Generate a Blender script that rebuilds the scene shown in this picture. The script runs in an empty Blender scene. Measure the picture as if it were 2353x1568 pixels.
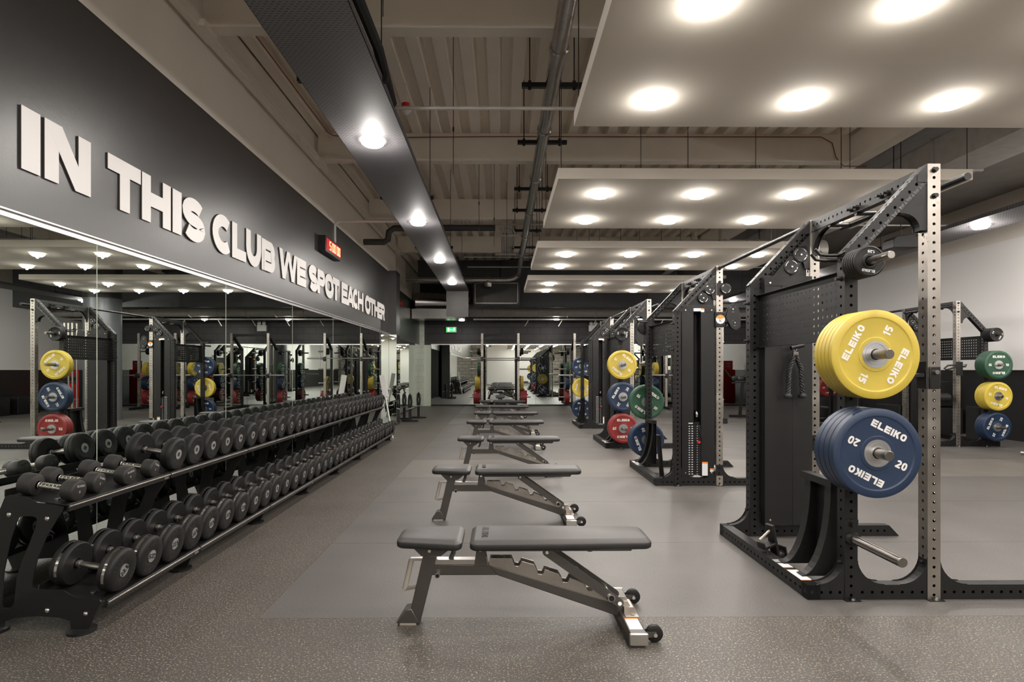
import bpy, bmesh, math, random
from mathutils import Vector, Matrix

random.seed(7)
SC = bpy.context.scene
COL = SC.collection
PI = math.pi
HC = 1.243          # camera height
F = 1310.0          # focal length in pixels of the 2353 px wide frame

# ------------------------------------------------------------------ camera
cam = bpy.data.cameras.new('camera')
cam.sensor_fit = 'HORIZONTAL'
cam.sensor_width = 36.0
cam.lens = F / 2353 * 36
cam.shift_x = 14.5 / 2353
cam.shift_y = 66.0 / 2353
cam.clip_start = 0.05
cam.clip_end = 200
camo = bpy.data.objects.new('camera', cam)
camo.location = (0, 0, HC)
camo.rotation_euler = (PI / 2, 0, -0.0084)
COL.objects.link(camo)
SC.camera = camo

# ------------------------------------------------------------------ world, view
w = bpy.data.worlds.new('world')
SC.world = w
w.use_nodes = True
w.node_tree.nodes['Background'].inputs[0].default_value = (1, 0.95, 0.88, 1)
w.node_tree.nodes['Background'].inputs[1].default_value = 0.0
SC.view_settings.view_transform = 'Standard'
SC.view_settings.look = 'None'
SC.view_settings.exposure = -0.08
SC.view_settings.gamma = 1.0
SC.view_settings.use_curve_mapping = False
cy = SC.cycles
cy.use_denoising = True
cy.max_bounces = 10
cy.diffuse_bounces = 6
cy.glossy_bounces = 6
cy.transparent_max_bounces = 8
cy.caustics_reflective = False
cy.caustics_refractive = False
cy.sample_clamp_indirect = 6.0
cy.use_light_tree = True

LAMP_W = 13.0       # watts of one downlight
FILL_W = 45.0        # watts of each fill light added on the unseen back wall
GLOW_W = 2.2       # sideways and upward share of one downlight's bulb
LAMP_COL = (1.0, 0.945, 0.89)

# ------------------------------------------------------------------ materials
M = {}


def mat(name, col, rough=0.5, metal=0.0, bump=0.0, bscale=200.0, var=0.0, vscale=6.0, emit=None, estr=0.0,
        spec=0.5, coat=0.0, rvar=0.0):
    m = bpy.data.materials.new(name)
    m.use_nodes = True
    nt = m.node_tree
    N, L = nt.nodes, nt.links
    b = N['Principled BSDF']
    b.inputs['Base Color'].default_value = (*col, 1)
    b.inputs['Roughness'].default_value = rough
    b.inputs['Metallic'].default_value = metal
    b.inputs['Specular IOR Level'].default_value = spec
    if coat:
        b.inputs['Coat Weight'].default_value = coat
        b.inputs['Coat Roughness'].default_value = 0.15
    if emit:
        b.inputs['Emission Color'].default_value = (*emit, 1)
        b.inputs['Emission Strength'].default_value = estr
    if bump or var or rvar:
        tc = N.new('ShaderNodeTexCoord')
    if bump:
        nz = N.new('ShaderNodeTexNoise')
        nz.inputs['Scale'].default_value = bscale
        nz.inputs['Detail'].default_value = 3
        L.new(tc.outputs['Object'], nz.inputs['Vector'])
        bp = N.new('ShaderNodeBump')
        bp.inputs['Strength'].default_value = bump
        bp.inputs['Distance'].default_value = 0.002
        L.new(nz.outputs['Fac'], bp.inputs['Height'])
        L.new(bp.outputs['Normal'], b.inputs['Normal'])
    if var or rvar:
        n2 = N.new('ShaderNodeTexNoise')
        n2.inputs['Scale'].default_value = vscale
        n2.inputs['Detail'].default_value = 5
        L.new(tc.outputs['Object'], n2.inputs['Vector'])
    if var:
        mx = N.new('ShaderNodeMix')
        mx.data_type = 'RGBA'
        mx.inputs[6].default_value = (*[c * (1 - var) for c in col], 1)
        mx.inputs[7].default_value = (*[min(1, c * (1 + var)) for c in col], 1)
        L.new(n2.outputs['Fac'], mx.inputs[0])
        L.new(mx.outputs[2], b.inputs['Base Color'])
    if rvar:
        mr = N.new('ShaderNodeMapRange')
        mr.inputs[1].default_value = 0.35
        mr.inputs[2].default_value = 0.7
        mr.inputs[3].default_value = max(0.0, rough - rvar)
        mr.inputs[4].default_value = rough + rvar
        L.new(n2.outputs['Fac'], mr.inputs[0])
        L.new(mr.outputs[0], b.inputs['Roughness'])
    M[name] = m
    return m


mat('black_steel', (0.011, 0.0105, 0.0105), 0.42, 0.0, 0.25, 900, 0.15, 8, spec=0.35)
mat('black_satin', (0.010, 0.0095, 0.0095), 0.35, 0.0, 0.15, 500, spec=0.4)
mat('bench_paint', (0.10, 0.092, 0.083), 0.34, 0.6, 0.1, 800)
mat('black_matt', (0.010, 0.010, 0.010), 0.7)
mat('black_rubber', (0.011, 0.0105, 0.0105), 0.5, 0.0, 0.25, 400, 0.15, 12, spec=0.3)
mat('rubber_text', (0.012, 0.012, 0.012), 0.35)
mat('urethane', (0.024, 0.022, 0.021), 0.5, 0.0, 0.15, 400, spec=0.35)
mat('steel_brushed', (0.37, 0.34, 0.305), 0.33, 0.9, 0.12, 300, 0.18, 5, rvar=0.08)
mat('chrome', (0.72, 0.70, 0.67), 0.14, 1.0)
mat('chrome_worn', (0.50, 0.475, 0.44), 0.30, 1.0, 0.02, 300)
mat('peg_steel', (0.26, 0.24, 0.22), 0.28, 0.95)
mat('hub_steel', (0.66, 0.66, 0.66), 0.3, 0.95, 0.05, 150)
mat('yellow_rubber', (0.56, 0.42, 0.055), 0.45, 0, 0.2, 300, 0.10, 14)
mat('blue_rubber', (0.012, 0.028, 0.066), 0.45, 0, 0.2, 300, 0.12, 14)
mat('red_rubber', (0.24, 0.022, 0.020), 0.45, 0, 0.2, 300, 0.12, 14)
mat('green_rubber', (0.020, 0.068, 0.038), 0.45, 0, 0.2, 300, 0.12, 14)
mat('white_text', (0.80, 0.77, 0.74), 0.5)
mat('grey_text', (0.30, 0.29, 0.28), 0.5)
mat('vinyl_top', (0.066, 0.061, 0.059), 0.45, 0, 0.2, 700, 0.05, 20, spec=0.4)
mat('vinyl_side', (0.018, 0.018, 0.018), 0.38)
mat('grip_clear', (0.50, 0.45, 0.38), 0.2, 0.3)
mat('sticker', (0.80, 0.80, 0.80), 0.4)
mat('orange', (0.85, 0.25, 0.03), 0.5)
mat('red', (0.65, 0.02, 0.02), 0.35)
mat('sign_red', (0.80, 0.025, 0.02), 0.4)
mat('letter_white', (0.86, 0.83, 0.81), 0.55, 0, 0, 0)
mat('letter_edge', (0.06, 0.055, 0.053), 0.6)
mat('fire_red', (0.22, 0.05, 0.03), 0.5)
mat('wall_white', (0.86, 0.84, 0.82), 0.6, 0, 0.15, 120)
mat('wall_beige', (0.80, 0.735, 0.65), 0.6, 0, 0.15, 150, 0.05, 3)
mat('ceil_beige', (0.86, 0.80, 0.71), 0.6, 0, 0.1, 150, 0.08, 3)
mat('raft_beige', (0.76, 0.70, 0.61), 0.85, 0, 0.08, 200, 0.03, 2)
mat('concrete_dark', (0.16, 0.145, 0.13), 0.7, 0, 0.3, 40, 0.35, 3)
mat('galv', (0.50, 0.475, 0.44), 0.5, 0.3, 0.3, 30, 0.25, 9)
mat('foil', (0.42, 0.405, 0.385), 0.24, 0.95, 0.8, 45, 0.3, 20)
mat('dark_duct', (0.05, 0.048, 0.045), 0.5, 0.3, 0.3, 40, 0.3, 5)
mat('dado_black', (0.012, 0.012, 0.012), 0.5, 0, 0.1, 300)
mat('pale_green_white', (0.68, 0.74, 0.62), 0.5)
mat('column_grey', (0.21, 0.22, 0.235), 0.35, 0.2)
mat('lens', (1, 1, 1), 0.5, emit=(1.0, 0.95, 0.88), estr=55.0)
mat('sky_pane', (0.8, 0.8, 0.8), 0.3, emit=(1, 0.98, 0.95), estr=2.5)  # glow of the added, unseen back windows
mat('trim_white', (0.80, 0.78, 0.75), 0.4)
mat('led_red', (0.5, 0.02, 0.01), 0.4, emit=(1.0, 0.26, 0.12), estr=5.0)
mat('led_window', (0.35, 0.02, 0.02), 0.25, emit=(0.8, 0.02, 0.02), estr=0.55)
mat('exit_green', (0.02, 0.5, 0.12), 0.4, emit=(0.03, 0.75, 0.16), estr=1.1)
mat('exit_white', (0.9, 1, 0.9), 0.4, emit=(0.85, 1.0, 0.85), estr=1.5)
mat('strip_chrome', (0.8, 0.79, 0.77), 0.3, 1.0)
mat('skin', (0.45, 0.25, 0.17), 0.5)
mat('cloth_black', (0.015, 0.015, 0.017), 0.8)
mat('cloth_khaki', (0.30, 0.24, 0.16), 0.8)
mat('hair_dark', (0.03, 0.02, 0.015), 0.6)
mat('rope_black', (0.012, 0.012, 0.012), 0.6)
mat('slot_black', (0.004, 0.004, 0.004), 0.8)
mat('mirror', (0.76, 0.81, 0.77), 0.0, 1.0)
mat('floor_blue', (0.10, 0.28, 0.55), 0.6)


def node_mat(name):
    m = bpy.data.materials.new(name)
    m.use_nodes = True
    M[name] = m
    nt = m.node_tree
    return m, nt.nodes, nt.links, nt.nodes['Principled BSDF']


def ramp(N, pts):
    r = N.new('ShaderNodeValToRGB')
    e = r.color_ramp.elements
    e[0].position, e[0].color = pts[0][0], (*pts[0][1], 1)
    e[1].position, e[1].color = pts[1][0], (*pts[1][1], 1)
    for p, c in pts[2:]:
        x = e.new(p)
        x.color = (*c, 1)
    return r


# black gloss wall with orange-peel roller texture
m, N, L, b = node_mat('wall_black')
b.inputs['Base Color'].default_value = (0.026, 0.024, 0.023, 1)
b.inputs['Roughness'].default_value = 0.38
b.inputs['Specular IOR Level'].default_value = 0.95
tc = N.new('ShaderNodeTexCoord')
nz = N.new('ShaderNodeTexNoise')
nz.inputs['Scale'].default_value = 75
nz.inputs['Detail'].default_value = 4
L.new(tc.outputs['Object'], nz.inputs['Vector'])
bp = N.new('ShaderNodeBump')
bp.inputs['Strength'].default_value = 0.14
bp.inputs['Distance'].default_value = 0.004
L.new(nz.outputs['Fac'], bp.inputs['Height'])
L.new(bp.outputs['Normal'], b.inputs['Normal'])


def rubber(name, base, fleck, lo, hi, rough):
    m, N, L, b = node_mat(name)
    tc = N.new('ShaderNodeTexCoord')
    vo = N.new('ShaderNodeTexNoise')
    vo.inputs['Scale'].default_value = 115
    vo.inputs['Detail'].default_value = 5
    vo.inputs['Roughness'].default_value = 0.7
    L.new(tc.outputs['Object'], vo.inputs['Vector'])
    rp = ramp(N, [(lo, base), (hi, fleck)])
    L.new(vo.outputs['Fac'], rp.inputs[0])
    n2 = N.new('ShaderNodeTexNoise')
    n2.inputs['Scale'].default_value = 1.6
    n2.inputs['Detail'].default_value = 6
    L.new(tc.outputs['Object'], n2.inputs['Vector'])
    r2 = ramp(N, [(0.3, (0.86, 0.86, 0.86)), (0.7, (1.1, 1.1, 1.1))])
    L.new(n2.outputs['Fac'], r2.inputs[0])
    mx = N.new('ShaderNodeMix')
    mx.data_type = 'RGBA'
    mx.blend_type = 'MULTIPLY'
    mx.inputs[0].default_value = 1
    L.new(rp.outputs[0], mx.inputs[6])
    L.new(r2.outputs[0], mx.inputs[7])
    L.new(mx.outputs[2], b.inputs['Base Color'])
    b.inputs['Roughness'].default_value = rough
    bp = N.new('ShaderNodeBump')
    bp.inputs['Strength'].default_value = 0.25
    bp.inputs['Distance'].default_value = 0.002
    L.new(vo.outputs['Fac'], bp.inputs['Height'])
    L.new(bp.outputs['Normal'], b.inputs['Normal'])


rubber('floor_speckle', (0.066, 0.060, 0.054), (0.50, 0.41, 0.29), 0.555, 0.645, 0.5)
rubber('floor_plain', (0.088, 0.082, 0.078), (0.135, 0.124, 0.112), 0.45, 0.62, 0.46)
rubber('floor_light', (0.115, 0.106, 0.098), (0.24, 0.21, 0.17), 0.48, 0.66, 0.46)


def brick(name, c, mortar, bw, bh, ms, rough, bumps, axis='XZ'):
    m, N, L, b = node_mat(name)
    tc = N.new('ShaderNodeTexCoord')
    sx = N.new('ShaderNodeSeparateXYZ')
    cx = N.new('ShaderNodeCombineXYZ')
    L.new(tc.outputs['Object'], sx.inputs[0])
    L.new(sx.outputs['X' if axis == 'XZ' else 'Y'], cx.inputs[0])
    L.new(sx.outputs['Z'], cx.inputs[1])
    bt = N.new('ShaderNodeTexBrick')
    bt.inputs['Scale'].default_value = 1
    bt.inputs['Brick Width'].default_value = bw
    bt.inputs['Row Height'].default_value = bh
    bt.inputs['Mortar Size'].default_value = ms
    bt.inputs['Color1'].default_value = (*c, 1)
    bt.inputs['Color2'].default_value = (*[x * 1.15 for x in c], 1)
    bt.inputs['Mortar'].default_value = (*mortar, 1)
    L.new(cx.outputs[0], bt.inputs['Vector'])
    L.new(bt.outputs['Color'], b.inputs['Base Color'])
    b.inputs['Roughness'].default_value = rough
    nz = N.new('ShaderNodeTexNoise')
    nz.inputs['Scale'].default_value = 60
    L.new(tc.outputs['Object'], nz.inputs['Vector'])
    ad = N.new('ShaderNodeMath')
    ad.operation = 'MULTIPLY_ADD'
    ad.inputs[1].default_value = 0.35
    L.new(nz.outputs['Fac'], ad.inputs[0])
    iv = N.new('ShaderNodeMath')
    iv.operation = 'SUBTRACT'
    iv.inputs[0].default_value = 1
    L.new(bt.outputs['Fac'], iv.inputs[1])
    L.new(iv.outputs[0], ad.inputs[2])
    bp = N.new('ShaderNodeBump')
    bp.inputs['Strength'].default_value = bumps
    bp.inputs['Distance'].default_value = 0.008
    L.new(ad.outputs[0], bp.inputs['Height'])
    L.new(bp.outputs['Normal'], b.inputs['Normal'])


brick('block_black', (0.030, 0.028, 0.028), (0.012, 0.012, 0.012), 0.45, 0.225, 0.008, 0.5, 0.7)
brick('tile_white', (0.66, 0.72, 0.60), (0.45, 0.50, 0.42), 0.30, 0.20, 0.004, 0.25, 0.2)
brick('stone', (0.36, 0.33, 0.29), (0.20, 0.18, 0.16), 0.55, 0.28, 0.02, 0.8, 0.9)
brick('board_dark', (0.050, 0.050, 0.052), (0.02, 0.02, 0.02), 1.2, 1.2, 0.004, 0.6, 0.9)

# perforated cable tray: rows of slots
m, N, L, b = node_mat('tray_perf')
tc = N.new('ShaderNodeTexCoord')
mp = N.new('ShaderNodeMapping')
mp.inputs['Scale'].default_value = (1, 1, 1)
L.new(tc.outputs['Object'], mp.inputs[0])
sx = N.new('ShaderNodeSeparateXYZ')
cx = N.new('ShaderNodeCombineXYZ')
L.new(mp.outputs[0], sx.inputs[0])
L.new(sx.outputs['X'], cx.inputs[0])
L.new(sx.outputs['Y'], cx.inputs[1])
bt = N.new('ShaderNodeTexBrick')
bt.inputs['Scale'].default_value = 1
bt.inputs['Brick Width'].default_value = 0.034
bt.inputs['Row Height'].default_value = 0.020
bt.inputs['Mortar Size'].default_value = 0.0072
bt.inputs['Mortar Smooth'].default_value = 0.1
bt.inputs['Color1'].default_value = (0.010, 0.010, 0.012, 1)
bt.inputs['Color2'].default_value = (0.05, 0.048, 0.05, 1)
bt.inputs['Mortar'].default_value = (0.135, 0.128, 0.135, 1)
L.new(cx.outputs[0], bt.inputs['Vector'])
L.new(bt.outputs['Color'], b.inputs['Base Color'])
b.inputs['Roughness'].default_value = 0.65
b.inputs['Metallic'].default_value = 0.0


# ------------------------------------------------------------------ mesh builder
class MB:
    def __init__(s):
        s.v, s.f, s.m = [], [], []

    def add(s, vs, fs, mi=0):
        o = len(s.v)
        s.v.extend([tuple(p) for p in vs])
        for f in fs:
            s.f.append(tuple(i + o for i in f))
            s.m.append(mi)
        return s

    def box(s, x0, x1, y0, y1, z0, z1, mi=0, R=None):
        vs = [(x, y, z) for x in (x0, x1) for y in (y0, y1) for z in (z0, z1)]
        if R is not None:
            vs = [R @ Vector(p) for p in vs]
        return s.add(vs, [(0, 1, 3, 2), (4, 6, 7, 5), (0, 4, 5, 1), (2, 3, 7, 6), (0, 2, 6, 4), (1, 5, 7, 3)], mi)

    def cbox(s, c, d, mi=0, R=None):
        return s.box(c[0] - d[0] / 2, c[0] + d[0] / 2, c[1] - d[1] / 2, c[1] + d[1] / 2, c[2] - d[2] / 2, c[2] + d[2] / 2, mi, R)

    def bar(s, p0, p1, w, h, mi=0, up=(0, 0, 1)):
        """box from p0 to p1, w across, h along 'up'"""
        p0, p1 = Vector(p0), Vector(p1)
        a = (p1 - p0)
        ln = a.length
        a.normalize()
        upv = Vector(up)
        if abs(a.dot(upv)) > 0.98:
            upv = Vector((0, 1, 0))
        side = a.cross(upv).normalized()
        u = side.cross(a).normalized()
        vs = []
        for t in (0, ln):
            for q in (-w / 2, w / 2):
                for r in (-h / 2, h / 2):
                    vs.append(p0 + a * t + side * q + u * r)
        return s.add(vs, [(0, 1, 3, 2), (4, 6, 7, 5), (0, 4, 5, 1), (2, 3, 7, 6), (0, 2, 6, 4), (1, 5, 7, 3)], mi)

    def cyl(s, p0, p1, r, seg=16, mi=0, r2=None, caps=True):
        p0, p1 = Vector(p0), Vector(p1)
        r2 = r if r2 is None else r2
        a = (p1 - p0).normalized()
        t = Vector((0, 0, 1)) if abs(a.z) < 0.9 else Vector((1, 0, 0))
        u = a.cross(t).normalized()
        v = a.cross(u)
        vs = []
        for k in range(seg):
            c, q = math.cos(2 * PI * k / seg), math.sin(2 * PI * k / seg)
            vs.append(p0 + (u * c + v * q) * r)
            vs.append(p1 + (u * c + v * q) * r2)
        fs = [(2 * k, 2 * k + 1, 2 * ((k + 1) % seg) + 1, 2 * ((k + 1) % seg)) for k in range(seg)]
        if caps:
            fs.append(tuple(2 * k for k in range(seg)))
            fs.append(tuple(2 * k + 1 for k in reversed(range(seg))))
        return s.add(vs, fs, mi)

    def tube(s, path, r, seg=8, mi=0, caps=True, closed=False):
        P = [Vector(p) for p in path]
        n = len(P)
        vs, fs = [], []
        prev = None
        for i in range(n):
            if closed:
                d = P[(i + 1) % n] - P[i - 1]
            else:
                d = P[min(i + 1, n - 1)] - P[max(i - 1, 0)]
            d.normalize()
            if prev is None:
                t = Vector((0, 0, 1)) if abs(d.z) < 0.9 else Vector((1, 0, 0))
                u = d.cross(t).normalized()
            else:
                u = (prev - d * prev.dot(d)).normalized()
            prev = u
            v = d.cross(u)
            for k in range(seg):
                c, q = math.cos(2 * PI * k / seg), math.sin(2 * PI * k / seg)
                vs.append(P[i] + (u * c + v * q) * r)
        rng = n if closed else n - 1
        for i in range(rng):
            j = (i + 1) % n
            for k in range(seg):
                l = (k + 1) % seg
                fs.append((i * seg + k, i * seg + l, j * seg + l, j * seg + k))
        if caps and not closed:
            fs.append(tuple(reversed(range(seg))))
            fs.append(tuple((n - 1) * seg + k for k in range(seg)))
        return s.add(vs, fs, mi)

    def lathe(s, prof, o, ax, seg=32, mi=None, closed=False):
        """prof: list of (t along axis, radius[, mat])"""
        o, a = Vector(o), Vector(ax).normalized()
        t = Vector((0, 0, 1)) if abs(a.z) < 0.9 else Vector((1, 0, 0))
        u = a.cross(t).normalized()
        v = a.cross(u)
        base = len(s.v)
        n = len(prof)
        for p in prof:
            for k in range(seg):
                c, q = math.cos(2 * PI * k / seg), math.sin(2 * PI * k / seg)
                s.v.append(tuple(o + a * p[0] + (u * c + v * q) * p[1]))
        for i in range(n if closed else n - 1):
            j = (i + 1) % n
            mm = prof[i][2] if len(prof[i]) > 2 else (mi or 0)
            if prof[i][1] < 1e-6 and prof[j][1] < 1e-6:
                continue
            for k in range(seg):
                l = (k + 1) % seg
                s.f.append((base + i * seg + k, base + i * seg + l, base + j * seg + l, base + j * seg + k))
                s.m.append(mm)
        return s

    def prism(s, poly, plane, d0, d1, mi=0, holes=()):
        """extrude a 2-D outline. plane 'xz' -> depth y, 'yz' -> depth x, 'xy' -> depth z"""
        def P(a, b, d):
            return {'xz': (a, d, b), 'yz': (d, a, b), 'xy': (a, b, d)}[plane]
        if holes:
            bm = bmesh.new()
            es = []
            for lp in [poly] + list(holes):
                vv = [bm.verts.new((p[0], p[1], 0)) for p in lp]
                for i in range(len(vv)):
                    es.append(bm.edges.new((vv[i], vv[(i + 1) % len(vv)])))
            bmesh.ops.triangle_fill(bm, use_beauty=True, use_dissolve=False, edges=es)
            bm.verts.ensure_lookup_table()
            pts = [(q.co.x, q.co.y) for q in bm.verts]
            tr = [tuple(q.index for q in f.verts) for f in bm.faces]
            bm.free()
            n = len(pts)
            s.add([P(a, b, d0) for a, b in pts] + [P(a, b, d1) for a, b in pts],
                  tr + [tuple(i + n for i in reversed(t)) for t in tr], mi)
            k = 0
            fs = []
            for lp in [poly] + list(holes):
                c = len(lp)
                for i in range(c):
                    a, b = k + i, k + (i + 1) % c
                    fs.append((a, b, b + n, a + n))
                k += c
            o = len(s.v) - 2 * n
            for f in fs:
                s.f.append(tuple(i + o for i in f))
                s.m.append(mi)
            return s
        n = len(poly)
        vs = [P(a, b, d0) for a, b in poly] + [P(a, b, d1) for a, b in poly]
        fs = [tuple(reversed(range(n))), tuple(range(n, 2 * n))]
        fs += [(i, (i + 1) % n, (i + 1) % n + n, i + n) for i in range(n)]
        return s.add(vs, fs, mi)

    def perf(s, p0, p1, wx, wy, side=(1, 0, 0), pitch=0.05, r=0.0088, mi=0, faces=(0, 1, 2, 3), start=0.025, caps=True, wall=0.004):
        """square tube with a row of real holes along each face"""
        p0, p1 = Vector(p0), Vector(p1)
        a = (p1 - p0)
        ln = a.length
        a.normalize()
        u = Vector(side)
        u = (u - a * u.dot(a)).normalized()
        v = a.cross(u)
        nh = max(1, int((ln + 1e-6) / pitch))
        ph = ln / nh
        for fi in range(4):
            nrm, tan, off, wd = [(u, v, wx / 2, wy), (v, -u, wy / 2, wx), (-u, -v, wx / 2, wy), (-v, u, wy / 2, wx)][fi]
            if fi not in faces:
                q = [p0 + nrm * off + tan * (sg * wd / 2) + a * t for t, sg in ((0, -1), (0, 1), (ln, 1), (ln, -1))]
                s.add(q, [(0, 1, 2, 3)], mi)
                continue
            hx, hy = wd / 2, ph / 2
            a0 = math.atan2(hy, hx)
            an = []
            for qd in range(4):
                b0 = qd * PI / 2
                c0 = b0 + (a0 if qd % 2 == 0 else PI / 2 - a0)
                an += [b0, (b0 + c0) / 2, c0, (c0 + b0 + PI / 2) / 2]
            na = len(an)
            for h in range(nh):
                c = p0 + a * ((h + .5) * ph) + nrm * off
                vs = []
                for t in an:
                    ct, st = math.cos(t), math.sin(t)
                    k = min(hx / abs(ct) if abs(ct) > 1e-9 else 9e9, hy / abs(st) if abs(st) > 1e-9 else 9e9)
                    vs.append(c + tan * ct * k + a * st * k)
                for t in an:
                    vs.append(c + tan * math.cos(t) * r + a * math.sin(t) * r)
                for t in an:
                    vs.append(c + tan * math.cos(t) * r + a * math.sin(t) * r - nrm * wall)
                fs = []
                for i in range(na):
                    j = (i + 1) % na
                    fs.append((i, j, j + na, i + na))
                    fs.append((i + na, j + na, j + 2 * na, i + 2 * na))
                s.add(vs, fs, mi)
        if caps:
            for t in (0, ln):
                q = [p0 + a * t + u * (x * wx / 2) + v * (y * wy / 2) for x, y in ((-1, -1), (1, -1), (1, 1), (-1, 1))]
                s.add(q, [(0, 1, 2, 3)], mi)
        return s

    def build(s, name, mats, parent=None, xf=None, bevel=0.0, smooth=True, ang=40, link=True, seg=2):
        vs, fs = s.v, s.f
        if xf is not None:
            vs = [tuple(xf @ Vector(p)) for p in vs]
            if xf.to_3x3().determinant() < 0:
                fs = [tuple(reversed(f)) for f in fs]
        me = bpy.data.meshes.new(name)
        me.from_pydata(vs, [], fs)
        if isinstance(mats, str):
            mats = [mats]
        for k in mats:
            me.materials.append(M[k])
        me.polygons.foreach_set('material_index', s.m)
        bm = bmesh.new()
        bm.from_mesh(me)
        bmesh.ops.remove_doubles(bm, verts=bm.verts, dist=0.00005)
        bmesh.ops.recalc_face_normals(bm, faces=bm.faces)
        bm.to_mesh(me)
        bm.free()
        if smooth:
            me.shade_smooth()
            me.set_sharp_from_angle(angle=math.radians(ang))
        o = bpy.data.objects.new(name, me)
        if bevel:
            md = o.modifiers.new('bevel', 'BEVEL')
            md.width = bevel
            md.segments = seg
            md.limit_method = 'ANGLE'
            md.angle_limit = math.radians(50)
            md.harden_normals = False
        if parent is not None:
            o.parent = parent
        if link:
            COL.objects.link(o)
        return o


def rbox(mb, x0, x1, y0, y1, z0, z1, r, seg=4, mi=0):
    """rounded box"""
    bm = bmesh.new()
    bmesh.ops.create_cube(bm, size=1)
    for v in bm.verts:
        v.co = Vector(((x0 + x1) / 2 + v.co.x * (x1 - x0), (y0 + y1) / 2 + v.co.y * (y1 - y0), (z0 + z1) / 2 + v.co.z * (z1 - z0)))
    bmesh.ops.bevel(bm, geom=list(bm.edges), offset=r, segments=seg, profile=0.5, affect='EDGES', clamp_overlap=True)
    bm.verts.ensure_lookup_table()
    mb.add([v.co[:] for v in bm.verts], [tuple(v.index for v in f.verts) for f in bm.faces], mi)
    bm.free()
    return mb


def tag(o, label=None, cat=None, group=None, kind=None):
    if label:
        o['label'] = label
    if cat:
        o['category'] = cat
    if group:
        o['group'] = group
    if kind:
        o['kind'] = kind
    return o


def empty(name, loc=(0, 0, 0), rz=0.0, label=None, cat=None, group=None):
    o = bpy.data.objects.new(name, None)
    o.empty_display_size = 0.1
    o.location = loc
    o.rotation_euler = (0, 0, rz)
    COL.objects.link(o)
    return tag(o, label, cat, group)


def copy_tree(o, parent=None):
    c = o.copy()
    COL.objects.link(c)
    if parent is not None:
        c.parent = parent
    for ch in list(o.children):
        copy_tree(ch, c)
    return c


def dup(o, loc, label, rz=None, group=None):
    c = copy_tree(o)
    c.location = loc
    if rz is not None:
        c.rotation_euler = (0, 0, rz)
    c['label'] = label
    if group:
        c['group'] = group
    return c


def struct(name, mb, mats, **k):
    o = mb.build(name, mats, **k)
    o['kind'] = 'structure'
    return o


ORD = ['first', 'second', 'third', 'fourth', 'fifth', 'sixth', 'seventh', 'eighth', 'ninth', 'tenth', 'eleventh', 'twelfth',
       'thirteenth', 'fourteenth', 'fifteenth', 'sixteenth', 'seventeenth', 'eighteenth', 'nineteenth', 'twentieth',
       'twenty-first', 'twenty-second', 'twenty-third', 'twenty-fourth', 'twenty-fifth', 'twenty-sixth', 'twenty-seventh',
       'twenty-eighth', 'twenty-ninth', 'thirtieth', 'thirty-first', 'thirty-second', 'thirty-third', 'thirty-fourth', 'thirty-fifth']


# ------------------------------------------------------------------ lettering: every glyph is a list of polygons, cap height 1
def strip(pts, t, closed=False):
    P = [Vector(p) for p in pts]
    n = len(P)
    Lp, Rp = [], []
    for i in range(n):
        if closed:
            a, b, c = P[i - 1], P[i], P[(i + 1) % n]
        else:
            a, b, c = P[max(0, i - 1)], P[i], P[min(n - 1, i + 1)]
        d1 = (b - a).normalized() if (b - a).length > 0 else (c - b).normalized()
        d2 = (c - b).normalized() if (c - b).length > 0 else d1
        n1, n2 = Vector((-d1.y, d1.x)), Vector((-d2.y, d2.x))
        mm = (n1 + n2).normalized()
        k = (t / 2) / max(0.35, mm.dot(n1))
        Lp.append(b + mm * k)
        Rp.append(b - mm * k)
    out = []
    for i in range(n if closed else n - 1):
        j = (i + 1) % n
        out.append([tuple(Rp[i]), tuple(Rp[j]), tuple(Lp[j]), tuple(Lp[i])])
    return out


def arc(cx_, cy_, rx, ry, a0, a1, n=8):
    return [(cx_ + rx * math.cos(math.radians(a0 + (a1 - a0) * i / n)), cy_ + ry * math.sin(math.radians(a0 + (a1 - a0) * i / n))) for i in range(n + 1)]


def para(x0, y0, x1, y1, wx):
    return [(x0 - wx / 2, y0), (x0 + wx / 2, y0), (x1 + wx / 2, y1), (x1 - wx / 2, y1)]


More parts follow.
